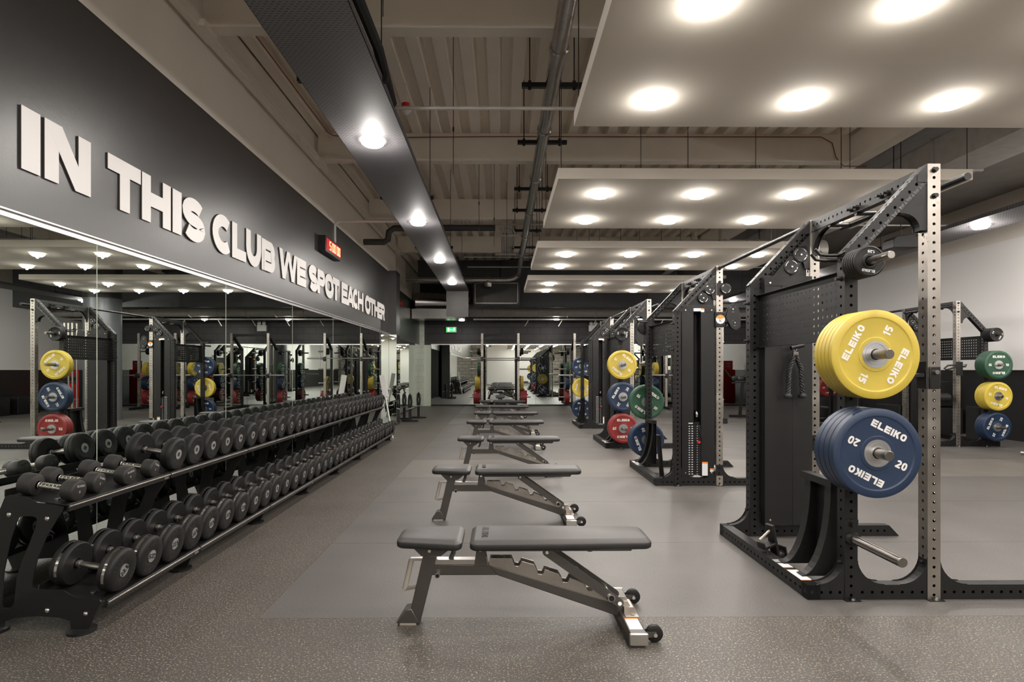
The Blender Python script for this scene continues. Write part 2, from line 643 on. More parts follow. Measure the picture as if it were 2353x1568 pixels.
def glyph(ch, W, t):
    h = t / 2
    R = lambda x0, x1, y0, y1: [(x0, y0), (x1, y0), (x1, y1), (x0, y1)]
    if ch == 'I':
        return [R(0, t, 0, 1)], t
    if ch == '.':
        return [R(0, t, 0, t)], t
    if ch == '1':
        return [R(.16, .16 + t, 0, 1), para(.03, .70, .24, 1 - .02, t * .9)], .16 + t + .02
    V = R(0, t, 0, 1)
    if ch == 'E':
        return [V, R(t, W, 1 - t, 1), R(t, W * .94, .5 - h * .9, .5 + h * .9), R(t, W, 0, t)], W
    if ch == 'L':
        return [V, R(t, W, 0, t)], W
    if ch == 'T':
        return [R(W / 2 - h, W / 2 + h, 0, 1 - t), R(0, W, 1 - t, 1)], W
    if ch == 'H':
        return [V, R(W - t, W, 0, 1), R(t, W - t, .5 - h, .5 + h)], W
    if ch == 'N':
        return [V, R(W - t, W, 0, 1), para(W - t * .62, 0, t * .62, 1, t * 1.25)], W
    if ch == 'K':
        return [V, para(t * .9, .40, W - t * .6, 1, t * 1.25), para(W - t * .6, 0, t * 1.5, .62, t * 1.3)], W
    if ch == 'A':
        return [para(t * .56, 0, W / 2 - t * .05, 1, t * 1.12), para(W - t * .56, 0, W / 2 + t * .05, 1, t * 1.12), R(W * .25, W * .75, .18, .18 + t * .8)], W
    if ch == 'W':
        q = W / 4
        a = t * .55
        return [para(q + a * .1, 0, a, 1, t * 1.05), para(q, 0, 2 * q, 1, t * .95), para(3 * q, 0, 2 * q, 1, t * .95), para(3 * q - a * .1, 0, W - a, 1, t * 1.05)], W
    if ch in 'O0':
        rx, ry = W / 2 - h, .5 - h
        return strip([(W / 2 + (abs(math.cos(a)) ** .8) * math.copysign(1, math.cos(a)) * rx, .5 + (abs(math.sin(a)) ** .8) * math.copysign(1, math.sin(a)) * ry) for a in [2 * PI * k / 28 + .01 for k in range(28)]], t, True), W
    if ch == 'C':
        return strip(arc(W / 2 + t * .1, .5, W / 2 - h + t * .1, .5 - h, 48, 312, 20), t), W
    if ch == 'U':
        r = W / 2 - h
        return strip([(h, 1)] + arc(W / 2, r * 1.05 + h, r, r * 1.05, 180, 360, 12) + [(W - h, 1)], t), W
    if ch == 'S':
        rx = W / 2 - h
        r1 = .25 - h / 2
        p = arc(W / 2, 1 - h - r1, rx, r1, 28, 250, 12) + arc(W / 2, h + r1, rx, r1, 70, -152, 12)
        return strip(p, t), W
    if ch in 'PRB':
        r = (.5 - h * .55) / 2 if ch != 'P' else .30
        cyy = 1 - h - r + (h if 0 else 0)
        r = (1 - h - .48) / 2 + .0
        cyy = 1 - h - r
        xx = W - h - r
        out = [V] + strip([(t * .5, 1 - h), (xx, 1 - h)] + arc(xx, cyy, r, r, 85, -85, 8) + [(xx, cyy - r), (t * .5, cyy - r)], t * .96)
        if ch == 'R':
            out.append(para(W - t * .58, 0, W * .55, .48, t * 1.15))
        if ch == 'B':
            r = (.52 - h) / 2
            out += strip([(t * .5, .5), (xx, .5)] + arc(xx + .01, h + r, r, r, 85, -85, 8) + [(xx, h), (t * .5, h)], t * .96)
        return out, W
    if ch == '2':
        r = W / 2 - h
        return strip(arc(W / 2, 1 - h - r, r, r, 160, -20, 10) + [(h * 1.3, h * 1.2)], t) + [R(0, W, 0, t)], W
    if ch == '5':
        r = .30 - h / 2
        return [R(W * .1, W, 1 - t, 1), para(W * .16, .48, W * .2, 1, t)] + strip([(W * .12, .55)] + arc(W / 2 - .01, h + r, W / 2 - h, r, 85, -140, 12), t), W
    if ch == '7':
        return [R(0, W, 1 - t, 1), para(W * .3, 0, W - h, 1 - t, t * 1.1)], W
    if ch == '3':
        r = .25 - h / 2
        return strip(arc(W / 2, 1 - h - r, W / 2 - h, r, 150, -80, 10), t) + strip(arc(W / 2, h + r, W / 2 - h, r, 80, -150, 10), t), W
    return [R(0, W, 0, 1)], W


def text_polys(txt, H, W=.62, t=.24, sp=.10, widths=None):
    """returns polygons centred on the origin, cap height H"""
    x = 0
    out = []
    for ch in txt:
        if ch == ' ':
            x += .35
            continue
        pl, wd = glyph(ch, (widths or {}).get(ch, W), t)
        for p in pl:
            out.append([(x + a, b) for a, b in p])
        x += wd + sp
    tw = x - sp
    return [[((a - tw / 2) * H, (b - .5) * H) for a, b in p] for p in out], tw * H


def put_text(mb, txt, H, mapf, th, mi, **k):
    """mapf(a, b, d) -> 3-D point; th thickness"""
    pl, _ = text_polys(txt, H, **k)
    for i_, p in enumerate(pl):
        n = len(p)
        t_ = th + .00006 * (i_ % 40)
        vs = [mapf(a, b, 0) for a, b in p] + [mapf(a, b, t_) for a, b in p]
        fs = [tuple(range(n, 2 * n))] + [(i, (i + 1) % n, (i + 1) % n + n, i + n) for i in range(n)]
        mb.add(vs, fs, mi)


# ================================================================== THE ROOM
XL, XR = -2.50, 9.0       # wall planes
YF = 19.6                 # far wall
YB = -10.0                # back wall
ZP = 3.43                 # top of black paint
ZD = 4.41                 # deck

# floor: rows of rubber
fl = MB()
SEAM = 0.0


def frow(x0, x1, y0, y1, mi):
    fl.box(x0, x1, y0, y1, -0.06, 0.0, mi)


frow(-3.2, XR, YB, 2.857, 0)
frow(-3.2, -1.212, 2.857, YF, 0)
rows = [(2.857, 4.09, 1), (4.09, 5.36, 1), (5.36, 6.59, 1), (6.59, 7.87, 2), (7.87, 9.1, 1), (9.1, 10.4, 1), (10.4, 11.7, 1), (11.7, 13.0, 1),
        (13.0, 14.6, 2), (14.6, 16.2, 1), (16.2, YF, 2)]
g = 0.0015
for a, b_, k in rows:
    frow(-1.212 + g, XR, a + g, b_ - g, k)
struct('floor', fl, ['floor_speckle', 'floor_plain', 'floor_light'])
sb = MB()
sb.box(-3.2, XR, YB, YF, -0.12, -0.06)
struct('floor_slab', sb, 'black_matt')

# left wall, with pilaster, recessed far part
wl = MB()
YP = 12.72
wl.box(XL - .2, XL, YB, YP, 0, ZP, 0)
wl.box(XL - .2, XL, YB, 13.55, ZP, ZD, 1)
struct('wall_left', wl, ['wall_black', 'wall_beige'])
wl = MB()
wl.box(XL - .2, XL + .17, YP, YP + .45, 0, ZP + .02, 0)
struct('wall_left_pilaster', wl, ['wall_black'])
wl = MB()
wl.box(XL - .48, XL - .28, YP + .45, YF, 0, ZP, 0)
wl.box(XL - .48, XL - .28, 13.0, YF, ZP, ZD, 1)
struct('wall_left_recess', wl, ['wall_black', 'wall_beige'])

# right wall
wr = MB()
wr.box(XR, XR + .2, YB, YF, 0, 1.24, 1)
wr.box(XR, XR + .2, YB, YF, 1.24, 3.55, 0)
wr.box(XR, XR + .2, YB, YF, 3.55, ZD, 2)
struct('wall_right', wr, ['wall_white', 'dado_black', 'wall_beige'])
# far wall
wf = MB()
wf.box(XL - .5, XR + .2, YF, YF + .2, 0, ZD, 0)
struct('wall_far', wf, 'block_black')
# back wall: white part and stone part
wb = MB()
wb.box(-4, -1.2, YB - .2, YB, 0, ZD, 1)
wb.box(-1.2, 3.4, YB - .2, YB, 0, ZD, 0)
wb.box(3.4, XR, YB - .2, YB, 0, ZD, 1)
struct('wall_back', wb, ['wall_white', 'stone'])

# ceiling: corrugated deck (profile across x, ribs along y)
dk = MB()
prof = []
x = XL - .5
while x < 4.7:
    prof += [(x, ZD), (x + .12, ZD), (x + .15, ZD + .09), (x + .23, ZD + .09)]
    x += .26
prof.append((x, ZD))
n = len(prof)
for i in range(n - 1):
    a, b_ = prof[i], prof[i + 1]
    dk.add([(a[0], YB, a[1]), (b_[0], YB, b_[1]), (b_[0], YF, b_[1]), (a[0], YF, a[1])], [(0, 1, 2, 3)], 0)
xe = prof[-1][0]
dk.box(XL - .5, xe, YB, YF, ZD + .12, ZD + .2, 0)
dk.box(xe, XR + .2, YB, YF, ZD - .02, ZD + .2, 1)
struct('ceiling', dk, ['ceil_beige', 'concrete_dark'], ang=20)

# skirting strip of far wall
tr = MB()
tr.box(XL - .28, XR, YF - .05, YF, 0, 0.045, 0)
struct('baseboard_far', tr, 'black_satin')
# white tiled column and frame at the far left corner
c = MB()
c.box(XL - .28, XL - .12, YF - .14, YF, 0, 3.05, 0)
struct('trim_1', c, 'tile_white')
c = MB()
c.box(XL - .118, XL + .10, YF - .06, YF, 0.0, 2.09, 0)
struct('trim_2', c, 'pale_green_white')

# ------------------------------------------------------------------ mirrors
def mirror_panel(name, x0, x1, y0, y1, z0, z1, label, group):
    mb = MB()
    mb.box(x0, x1, y0, y1, z0, z1)
    o = mb.build(name, 'mirror', smooth=False)
    tag(o, label, 'mirror', group)
    return o


ZM = 2.043
ys = [3.54 + 1.65 * k for k in range(-9, 6)]
ys.append(YP - .004)
nm = 0
for a, b_ in zip(ys[:-1], ys[1:]):
    if b_ < 2.0:
        lab = 'wall mirror panel beside and behind the camera on the left wall'
    else:
        lab = 'tall frameless mirror panel on the left wall, %s one counted from the near end' % ORD[nm]
        nm += 1
    mirror_panel('wall_mirror', XL, XL + .006, a + .002, b_ - .002, 0.05, ZM, lab, 'mirror panels on the left wall')
mirror_panel('wall_mirror', XL + .008, XL + .178, YP - .006, YP - .001, 0.05, ZM - .02, 'narrow mirror strip on the near face of the wall pilaster', None)
mirror_panel('wall_mirror', XL + .171, XL + .177, YP + .004, YP + .446, 0.05, ZM - .02, 'narrow mirror strip on the side face of the wall pilaster', None)
for k, (a, b_) in enumerate([(YP + .46, 15.6), (15.6, 17.6), (17.6, YF - .15)]):
    mirror_panel('wall_mirror', XL - .278, XL - .272, a + .002, b_ - .002, 0.05, 2.09, 'mirror panel on the recessed left wall past the pilaster, %s' % ['nearest', 'middle', 'next to the white column'][k], 'mirror panels past the pilaster')
xs = [XL + .11, 1.2, 3.7, 6.2, XR - .01]
for k in range(4):
    mirror_panel('wall_mirror', xs[k] + .003, xs[k + 1] - .003, YF - .008, YF - .002, 0.05, 2.095, 'mirror panel on the far block wall, %s from the left' % ORD[k], 'mirror panels on the far wall')
tr = MB()
for a in ys[:-1]:
    tr.box(XL, XL + .0072, a - .0019, a + .0019, .05, ZM)
struct('trim_6', tr, 'pale_green_white')
tr = MB()
tr.box(XL, XL + .035, YB, YP - .01, ZM, ZM + .008)
tr.box(XL, XL + .012, YB, YP - .01, ZM - .028, ZM)
o = struct('trim_3', tr, 'strip_chrome')
tr = MB()
tr.box(XL + .1, XR, YF - .03, YF, 2.095, 2.125)
struct('trim_4', tr, 'strip_chrome')
# dado cap on the right wall
tr = MB()
tr.box(XR - .02, XR, YB, YF, 1.235, 1.25)
struct('trim_5', tr, 'trim_white')

# ------------------------------------------------------------------ wall letters
WY = lambda px: -XL * 1310.0 / (1151 - px)
LZ0, LZ1 = HC + .4185 * 2.5, HC + .551 * 2.5
LET = [('I', 52, 95), ('N', 105, 210), ('T', 249, 324), ('H', 327, 392.5), ('I', 397, 417.5), ('S', 419.5, 470),
       ('C', 488, 533), ('L', 533.3, 565), ('U', 565.5, 599), ('B', 601, 630.5), ('W', 641, 682), ('E', 682, 702.5),
       ('S', 709, 729), ('P', 729, 746), ('O', 746, 765), ('T', 764, 778.5), ('E', 784, 798), ('A', 797, 812), ('C', 810, 822), ('H', 821.5, 834),
       ('O', 838, 850), ('T', 848.5, 860), ('H', 859.5, 868.5), ('E', 868, 876), ('R', 875.5, 883)]
WORDS = ['IN'] * 2 + ['THIS'] * 4 + ['CLUB'] * 4 + ['WE'] * 2 + ['SPOT'] * 4 + ['EACH'] * 4 + ['OTHER'] * 5
seen = {}
for (ch, pa, pb), wd in zip(LET, WORDS):
    y0, y1 = WY(pa), WY(pb)
    H = LZ1 - LZ0
    W = (y1 - y0) / H
    t = .30 if ch != 'I' else W
    if ch in 'W':
        t = .27
    if ch in 'EACHOTHR' and wd in ('EACH', 'OTHER'):
        t = .285
    pl, gw = glyph(ch, W, t)
    mb = MB()
    rnd = ch in 'OCSU'
    for i_, p in enumerate(pl):
        q = [(y0 + a * H, LZ0 + ((b - .5) * (1.05 if rnd else 1) + .5) * H) for a, b in p]
        mb.prism(q, 'yz', XL + .001, XL + .010 + .00015 * i_, 1)
        mb.prism(q, 'yz', XL + .0105, XL + .012 + .0002 * i_, 0)
    o = mb.build('wall_letter', ['letter_white', 'letter_edge'], smooth=False)
    tag(o, 'raised white capital letter %s in the word %s on the black wall' % (ch, wd), 'letter', 'white raised letters on the black wall')

# ------------------------------------------------------------------ LED timer and its conduit
t = empty('digital_timer', (XL, 8.2, 2.98), 0, 'black wall timer with red digits above the raised letters', 'clock')
mb = MB()
mb.box(0.0, .10, -.38, .38, -.11, .11)
mb.build('case', 'black_satin', t, bevel=.004)
mb = MB()
mb.box(.10, .103, -.33, .35, -.075, .085)
mb.build('display_window', 'led_window', t)
SEG = {'5': 'afgcd', '0': 'abcdef'}
mb = MB()


def seven(mb, ch, y, z, wd, hh, th, x0, x1):
    S = {'a': (y, y + wd, z + hh - th, z + hh), 'd': (y, y + wd, z, z + th), 'g': (y, y + wd, z + hh / 2 - th / 2, z + hh / 2 + th / 2),
         'f': (y, y + th, z + hh / 2, z + hh), 'e': (y, y + th, z, z + hh / 2), 'b': (y + wd - th, y + wd, z + hh / 2, z + hh), 'c': (y + wd - th, y + wd, z, z + hh / 2)}
    for s_ in SEG[ch]:
        a, b_, c_, d_ = S[s_]
        mb.box(x0, x1, a + .002, b_ - .002, c_ + .002, d_ - .002)


for ch, yy in (('5', -.20), ('0', -.075), ('0', .02), ('0', .15), ('0', .245)):
    seven(mb, ch, yy, -.06, .075, .125, .017, .103, .106)
mb.build('digit', 'led_red', t)
t = MB()
t.box(XL, XL + .02, 8.57, 8.60, 3.09, 3.43)
t.tube([(XL + .03, 8.6, 3.43), (XL + .04, 8.6, 3.46), (XL + .10, 8.6, 3.475), (-.9, 8.6, 3.475)], .018, 8)
tag(t.build('cable_conduit', 'trim_white'), 'thin conduit running from above the red timer across to the cable tray', 'conduit')

# ================================================================== CEILING FITTINGS
lamp_data = bpy.data.lights.new('downlight_lamp', 'AREA')
lamp_data.energy = LAMP_W
lamp_data.color = LAMP_COL
lamp_data.shape = 'DISK'
lamp_data.size = 0.13
lamp_data.spread = PI
bulb_data = bpy.data.lights.new('downlight_bulb', 'POINT')
bulb_data.energy = GLOW_W
bulb_data.color = LAMP_COL
bulb_data.shadow_soft_size = 0.018


TRAY_BULB = 22.0


def make_light(loc, label, group, proto=[None]):
    if proto[0] is None:
        e = empty('downlight', loc, 0, label, 'ceiling light', group)
        mb = MB()
        mb.lathe([(0, .0), (0, .088), (.010, .088), (.010, .086)], (0, 0, 0), (0, 0, -1), 24)
        mb.build('housing', 'trim_white', e)
        mb = MB()
        mb.lathe([(0.010, .092), (.022, .092), (.036, .074), (.042, 0)], (0, 0, 0), (0, 0, -1), 20)
        mb.build('lens', 'lens', e)
        lo = bpy.data.objects.new('lamp', lamp_data)
        lo.location = (0, 0, -.045)
        lo.parent = e
        COL.objects.link(lo)
        lo = bpy.data.objects.new('bulb', bulb_data)
        lo.location = (0, 0, -.062)
        lo.parent = e
        COL.objects.link(lo)
        proto[0] = e
        return e
    return dup(proto[0], loc, label, group=group)


ZR = HC + 1.748
ZT = HC + 1.90
PER = 2.95
RX0, RX1 = .524, 4.344
rn = {-4: 'far behind the camera', -3: 'behind the camera', -2: 'behind the camera', -1: 'just behind the camera', 0: 'overhead', 1: 'nearest', 2: 'second', 3: 'third', 4: 'farthest'}
for k in range(-4, 5):
    y0 = 2.26 + PER * (k - 1)
    y1 = y0 + 1.83
    nm_ = rn.get(k, 'far behind the camera')
    e = empty('ceiling_raft', ((RX0 + RX1) / 2, (y0 + y1) / 2, ZR), 0,
              '%s suspended beige ceiling raft carrying round downlights' % nm_.capitalize() if k > 0 else 'suspended beige ceiling raft %s' % nm_, 'ceiling panel', 'suspended ceiling rafts')
    hx, hy = (RX1 - RX0) / 2, .915
    mb = MB()
    mb.box(-hx, hx, -hy, hy, 0, .10)
    mb.build('panel', 'raft_beige', e, bevel=.003)
    for xx in (-hx + .03, -hx + 1.2, hx - 1.2, hx - .03):
        for yy in (-hy + .03, hy - .03):
            mb = MB()
            mb.cyl((xx, yy, .10), (xx, yy, ZD - ZR), .004, 5)
            mb.build('hanger_rod', 'black_matt', e)
    cols = [.985, 1.955, 2.92, 3.89]
    for j, oy in enumerate((.44, 1.42)):
        for i, xx in enumerate(cols):
            if k > 0:
                lab = 'round glowing downlight, %s from the left in the %s row of the %s raft' % (ORD[i], ['near', 'far'][j], nm_)
            else:
                if k < -1 and (i + j) % 2:
                    continue
                lab = 'round downlight in the ceiling raft %s' % nm_
            make_light((xx, y0 + oy, ZR), lab, 'downlights in the ceiling rafts')

tray_bulb = bulb_data.copy()
tray_bulb.energy = TRAY_BULB
wall_bulb = bulb_data.copy()
wall_bulb.energy = 30.0
wall_fill_lamp = lamp_data.copy()
wall_fill_lamp.energy = 90.0
# cable trays
for nm_, x0, x1, yend, lab, lights, zz in (
        ('l', -1.32, -.785, 13.8, 'wide grey perforated cable tray hung above the dumbbell rack', [(-1.064, y) for y in (-5.5, -3, -.45, 2.14, 4.74, 7.34, 9.92, 12.44)], ZT),
        ('r', 6.02, 6.66, YF - .3, 'long perforated cable tray near the white right wall', [(6.33, y) for y in (-4, -.5, 3.5, 7.47, 11.5, 15.5)], ZT)):
    mb = MB()
    y0 = YB + 2
    mb.box(x0, x1, y0, yend, zz, zz + .004, 0)
    mb.box(x0, x0 + .003, y0, yend, zz, zz + .05, 0)
    mb.box(x1 - .003, x1, y0, yend, zz, zz + .05, 0)
    e = empty('cable_tray', (0, 0, 0), 0, lab, 'cable tray')
    if nm_ == 'l':
        mb.box(x0, x1, yend, yend + .004, zz - .62, zz + .05, 1)
    mb.build('tray', ['tray_perf', 'dark_duct'], e)
    y = 1.2
    while y < yend:
        mb = MB()
        for xx in (x0 + .01, x1 - .01):
            mb.cyl((xx, y, zz), (xx, y, ZD), .004, 5)
        mb.box(x0 - .03, x1 + .03, y - .02, y + .02, zz + .012, zz + .05)
        y += 2.6
        mb.build('hanger', 'black_matt', e)
    for i, (lx, ly) in enumerate(lights):
        side = 'dumbbell-side' if nm_ == 'l' else 'right-hand'
        if ly < 3:
            lab = 'round downlight on the %s cable tray, out of view overhead' % side
        else:
            q = [l for l in lights if l[1] >= 3]
            lab = 'round glowing downlight under the %s cable tray, %s from the camera' % (side, ORD[q.index((lx, ly))])
        lt = make_light((lx, ly, zz), lab, 'downlights under the cable trays')
        for ch in lt.children:
            if ch.type == 'LIGHT' and ch.data.type == 'POINT':
                ch.data = tray_bulb if nm_ == 'l' else wall_bulb
# cables lying in the tray (dark bundle at its right edge)
mb = MB()
mb.tube([(-.80, 2.6, ZT + .06), (-.78, 3.0, ZT + .12), (-.775, 3.6, ZT + .13), (-.80, 4.2, ZT + .06)], .035, 8)
tag(mb.build('cable_bundle', 'black_matt'), 'black cable bundle bulging over the right edge of the cable tray', 'cable')

for i, ly in enumerate((-2.0, 1.0, 3.2, 5.4, 7.6)):  # unseen fill lights added to brighten the white right wall
    lt = make_light((7.95, ly, 3.2), 'round downlight near the right wall, out of view above the racks', 'downlights near the right wall')
    for ch in lt.children:
        if ch.type == 'LIGHT':
            if ch.data.type == 'AREA':     # added fill head, aimed at the white wall
                ch.data = wall_fill_lamp
                ch.rotation_euler = Vector((1.0, 1.3, -.75)).to_track_quat('-Z', 'Y').to_euler()
mb = MB()
mb.box(7.85, 8.05, YB + 2, 7.9, 3.202, 3.24)
for y in (-2, 1, 4, 7):
    mb.cyl((7.95, y, 3.24), (7.95, y, ZD), .005, 6)
tag(mb.build('lighting_track', 'black_satin'), 'black lighting track hung near the right wall, out of view', 'track')
# steel beams
for k in range(-5, 4):
    yb = 4.70 + 2.945 * k
    if yb > 13.8:
        continue
    mb = MB()
    z0 = HC + 2.78
    mb.box(XL + .06, 4.7, yb - .065, yb + .065, z0, z0 + .018)
    mb.box(XL + .06, 4.7, yb - .005, yb + .005, z0 + .018, ZD)
    mb.box(XL + .02, XL + .14, yb - .14, yb + .14, z0 - .035, z0 + .02)
    for i in range(5):
        mb.cyl((XL + .22, yb - .012, z0 + .08 + i * .06), (XL + .22, yb - .005, z0 + .08 + i * .06), .012, 6)
    lab = 'beige steel ceiling beam crossing the room, %s' % ({0: 'nearest one, near the top of the photo', 1: 'second one, before the middle raft', 2: 'third one', 3: 'farthest one'}[k]) if k >= 0 else 'beige steel ceiling beam overhead or behind the camera'
    o = mb.build('ceiling_beam', 'ceil_beige')
    tag(o, lab, 'beam', 'beige steel ceiling beams')
mb = MB()
z0 = HC + 2.78
mb.box(XL, XL + .09, YB, 13.5, z0, z0 + .02)
mb.box(XL + .035, XL + .09, YB, 13.5, z0 - .04, z0)
mb.box(XL + .09, XL + .10, YB, 13.5, z0, z0 + .06)
tag(mb.build('ceiling_beam', 'ceil_beige'), 'long beige beam running along the top of the left wall', 'beam')
mb = MB()
mb.box(4.66, 4.84, YB, YF, z0 - .02, z0 + .0)
mb.box(4.745, 4.755, YB, YF, z0, ZD)
tag(mb.build('ceiling_beam', 'ceil_beige'), 'long beige beam running in depth above the right side of the rafts', 'beam')
# red fire cable along the beams
mb = MB()
mb.tube([(-2.32, 4.80, ZD - .03), (-2.30, 5.4, ZD - .03), (-2.27, 7.50, ZD - .05), (-2.22, 7.58, ZD - .06), (-1.9, 7.62, ZD - .07), (0, 7.62, ZD - .05), (4.3, 7.62, ZD - .04),
         (4.45, 7.62, ZD - .12), (4.5, 7.62, 4.1), (4.6, 7.62, 3.98), (4.9, 7.6, 3.97)], .006, 6)
tag(mb.build('fire_cable', 'fire_red'), 'thin red-brown fire alarm cable clipped along the second beam', 'cable')

# insulated pipe with strut supports
e = empty('insulated_pipe', (0, 0, 0), 0, 'foil wrapped ceiling pipe running in depth between tray and rafts', 'pipe')
PX, PZ = .452, HC + 2.50
mb = MB()
mb.cyl((PX, YB + 4, PZ), (PX, 14.7, PZ), .066, 18)
mb.tube([(PX, 14.9, PZ), (PX, 15.0, PZ - .02), (PX - .12, 15.05, PZ - .1), (PX - .3, 15.05, PZ - .13), (XL, 15.05, PZ - .13)], .066, 14)
mb.tube([(PX + .05, 12.8, PZ), (PX + .25, 12.8, PZ + .04), (PX + .45, 12.8, PZ + .04)], .05, 10)
mb.build('pipe', 'foil', e)
for y in (4.4, 5.9, 7.4, 9.0, 10.6, 12.2):
    mb = MB()
    mb.lathe([(0, .067), (.01, .078), (.05, .078), (.06, .067)], (PX, y, PZ), (0, 1, 0), 16)
    mb.build('joint_band', 'foil', e)
for y in (2.2, 4.99, 6.24, 7.85, 8.9, 10.2, 11.6, 12.9):
    mb = MB()
    mb.box(PX - .27, PX + .27, y - .02, y + .02, PZ - .03, PZ + .01)
    for xx in (PX - .20, PX + .19):
        mb.cyl((xx, y, PZ - .05), (xx, y, ZD), .006, 6)
        mb.cyl((xx, y, PZ - .045), (xx, y, PZ + .03), .016, 6)
    mb.build('strut_support', 'black_satin', e)
# conduits across
mb = MB()
mb.cyl((-.80, 4.25, HC + 1.95), (.56, 4.25, HC + 1.95), .014, 8)
tag(mb.build('strut_rod', 'galv'), 'grey rod linking the cable tray to the nearest raft', 'rod')
for i, (yy, zz) in enumerate(((10.0, HC + 2.55), (12.4, HC + 2.45), (13.6, HC + 2.45))):
    mb = MB()
    mb.cyl((-.8 - .8 * (i == 0), yy, zz), (8.0, yy, zz), .014, 8)
    tag(mb.build('cable_conduit', 'galv'), ['grey conduit crossing the ceiling behind the second raft', 'grey conduit crossing the ceiling behind the third raft', 'grey conduit crossing the ceiling above the fourth raft'][i], 'conduit')
# smoke detector
e = empty('smoke_detector', (-.98, 6.0, 4.0), 0, 'white smoke detector with red sounder under the deck', 'detector')
e.location = (-1.05, 6.3, 4.16)
mb = MB()
mb.lathe([(0, 0), (0, .058), (.03, .062), (.05, .04), (.07, .022), (.08, 0)], (0, 0, -.03), (0, 0, -1), 18)
mb.cyl((0, 0, .25), (0, 0, 0), .006, 6)
mb.build('body', 'trim_white', e)
mb = MB()
mb.cyl((0, 0, -.03), (0, 0, .02), .045, 16)
mb.build('sounder', 'red', e)
# suspension wires for services
mb = MB()
for xx, yy in ((-.62, 3.0), (-.45, 5.4), (-.3, 7.8), (-.1, 8.6), (.1, 9.6), (1.9, 8.0), (3.6, 7.9)):
    mb.cyl((xx, yy, 3.1), (xx, yy, ZD), .0035, 5)
    mb.cyl((xx, yy, 3.5), (xx, yy, 3.54), .009, 6)
tag(mb.build('hanging_wire', 'black_matt'), 'thin dark hanging wires between the cable tray and the rafts', 'wires', kind='stuff')
# dark drain pipe with trap near the tray
mb = MB()
mb.tube([(-2.40, 10.0, 3.48), (-2.05, 10.0, 3.48), (-1.98, 10.0, 3.52), (-1.96, 10.0, 3.66), (-1.88, 10.0, 3.72), (-1.0, 10.0, 3.73), (-.1, 10.0, 3.73)], .055, 12)
tag(mb.build('drain_pipe', 'dark_duct'), 'dark insulated pipe with an S bend beside the left wall beam', 'pipe')
mb = MB()
for i in range(6):
    mb.tube([(-.02 + .045 * i, 10.0, 3.72), (.02 + .045 * i, 10.2, 3.70), (.03 + .045 * i, 12.2, 3.74)], .018, 6)
mb.box(-.12, .32, 10.3, 10.36, 3.66, 3.69)
mb.box(-.12, .32, 12.0, 12.06, 3.66, 3.69)
tag(mb.build('pipe_bundle', 'galv'), 'bundle of grey pipes dropping behind the middle of the ceiling', 'pipes')
# right side ductwork
mb = MB()
mb.box(5.35, 5.95, -6, 13.0, HC + 2.48, HC + 2.85)
for y in (1, 3, 5, 7, 9, 11):
    mb.box(5.33, 5.97, y, y + .03, HC + 2.46, HC + 2.87)
    mb.box(5.26, 6.0, y + .6, y + .64, HC + 2.42, HC + 2.46, 1)
    for xx in (5.28, 5.985):
        mb.cyl((xx, y + .62, HC + 2.42), (xx, y + .62, ZD), .006, 6, 1)
tag(mb.build('air_duct', ['galv', 'black_satin']), 'flat galvanised air duct running in depth at the upper right', 'duct')
mb = MB()
mb.cyl((3.2, 10.5, HC + 2.20), (5.95, 10.5, HC + 2.20), .2, 20)
for i in range(4):
    mb.lathe([(0, .2), (.005, .212), (.02, .212), (.025, .2)], (3.5 + .6 * i, 10.5, HC + 2.20), (1, 0, 0), 20)
for xx in (3.6, 5.0):
    mb.cyl((xx, 10.5, HC + 2.39), (xx, 10.5, ZD), .006, 6)
tag(mb.build('air_duct', 'galv'), 'round galvanised duct crossing above the far rafts on the right', 'duct')
# bulkhead board, big far duct
mb = MB()
mb.box(XL + .1, .0, 16.5, 16.7, 3.75, ZD)
mb.box(.0, XR, 16.45, 16.6, HC + 1.80, ZD)
struct('wall_bulkhead', mb, 'board_dark')
e = empty('air_duct', (0, 0, 0), 0, 'large round galvanised duct along the top of the far wall', 'duct')
mb = MB()
mb.cyl((-1.0, 18.1, HC + 1.88), (XR, 18.1, HC + 1.88), .21, 24)
for i in range(11):
    mb.lathe([(0, .21), (.005, .225), (.02, .225), (.025, .21)], (-.6 + .9 * i, 18.1, HC + 1.88), (1, 0, 0), 24)
mb.build('duct_run', 'galv', e)
mb = MB()
mb.tube([(-1.0, 18.1, HC + 2.0), (-1.6, 18.1, HC + 2.1), (-2.2, 18.0, HC + 2.12), (-2.7, 17.9, HC + 2.12)], .30, 18)
mb.box(-2.75, -1.1, 17.6, 18.3, HC + 1.58, HC + 1.88)
mb.build('foil_section', 'foil', e)
# AC unit
e = empty('ceiling_air_unit', (-.12, 15.25, HC + 2.05), 0, 'dark ceiling air handling unit with a pale frame, above the far squat rack', 'air conditioner')
mb = MB()
mb.box(-.62, .62, 0.03, .8, -.30, .30)
mb.build('case', 'dark_duct', e)
mb = MB()
for a in (-.58, .56):
    mb.box(a, a + .02, 0, .04, -.28, .28)
mb.box(-.58, .58, 0, .04, -.28, -.255)
mb.box(-.58, .58, 0, .04, .26, .28)
mb.build('frame', 'galv', e)
mb = MB()
mb.lathe([(0, .03), (.08, .11), (.18, .12), (.28, .10), (.32, .0)], (-.22, -.15, .42), (0, 0, -1), 16)
mb.build('foil_spigot', 'foil', e)
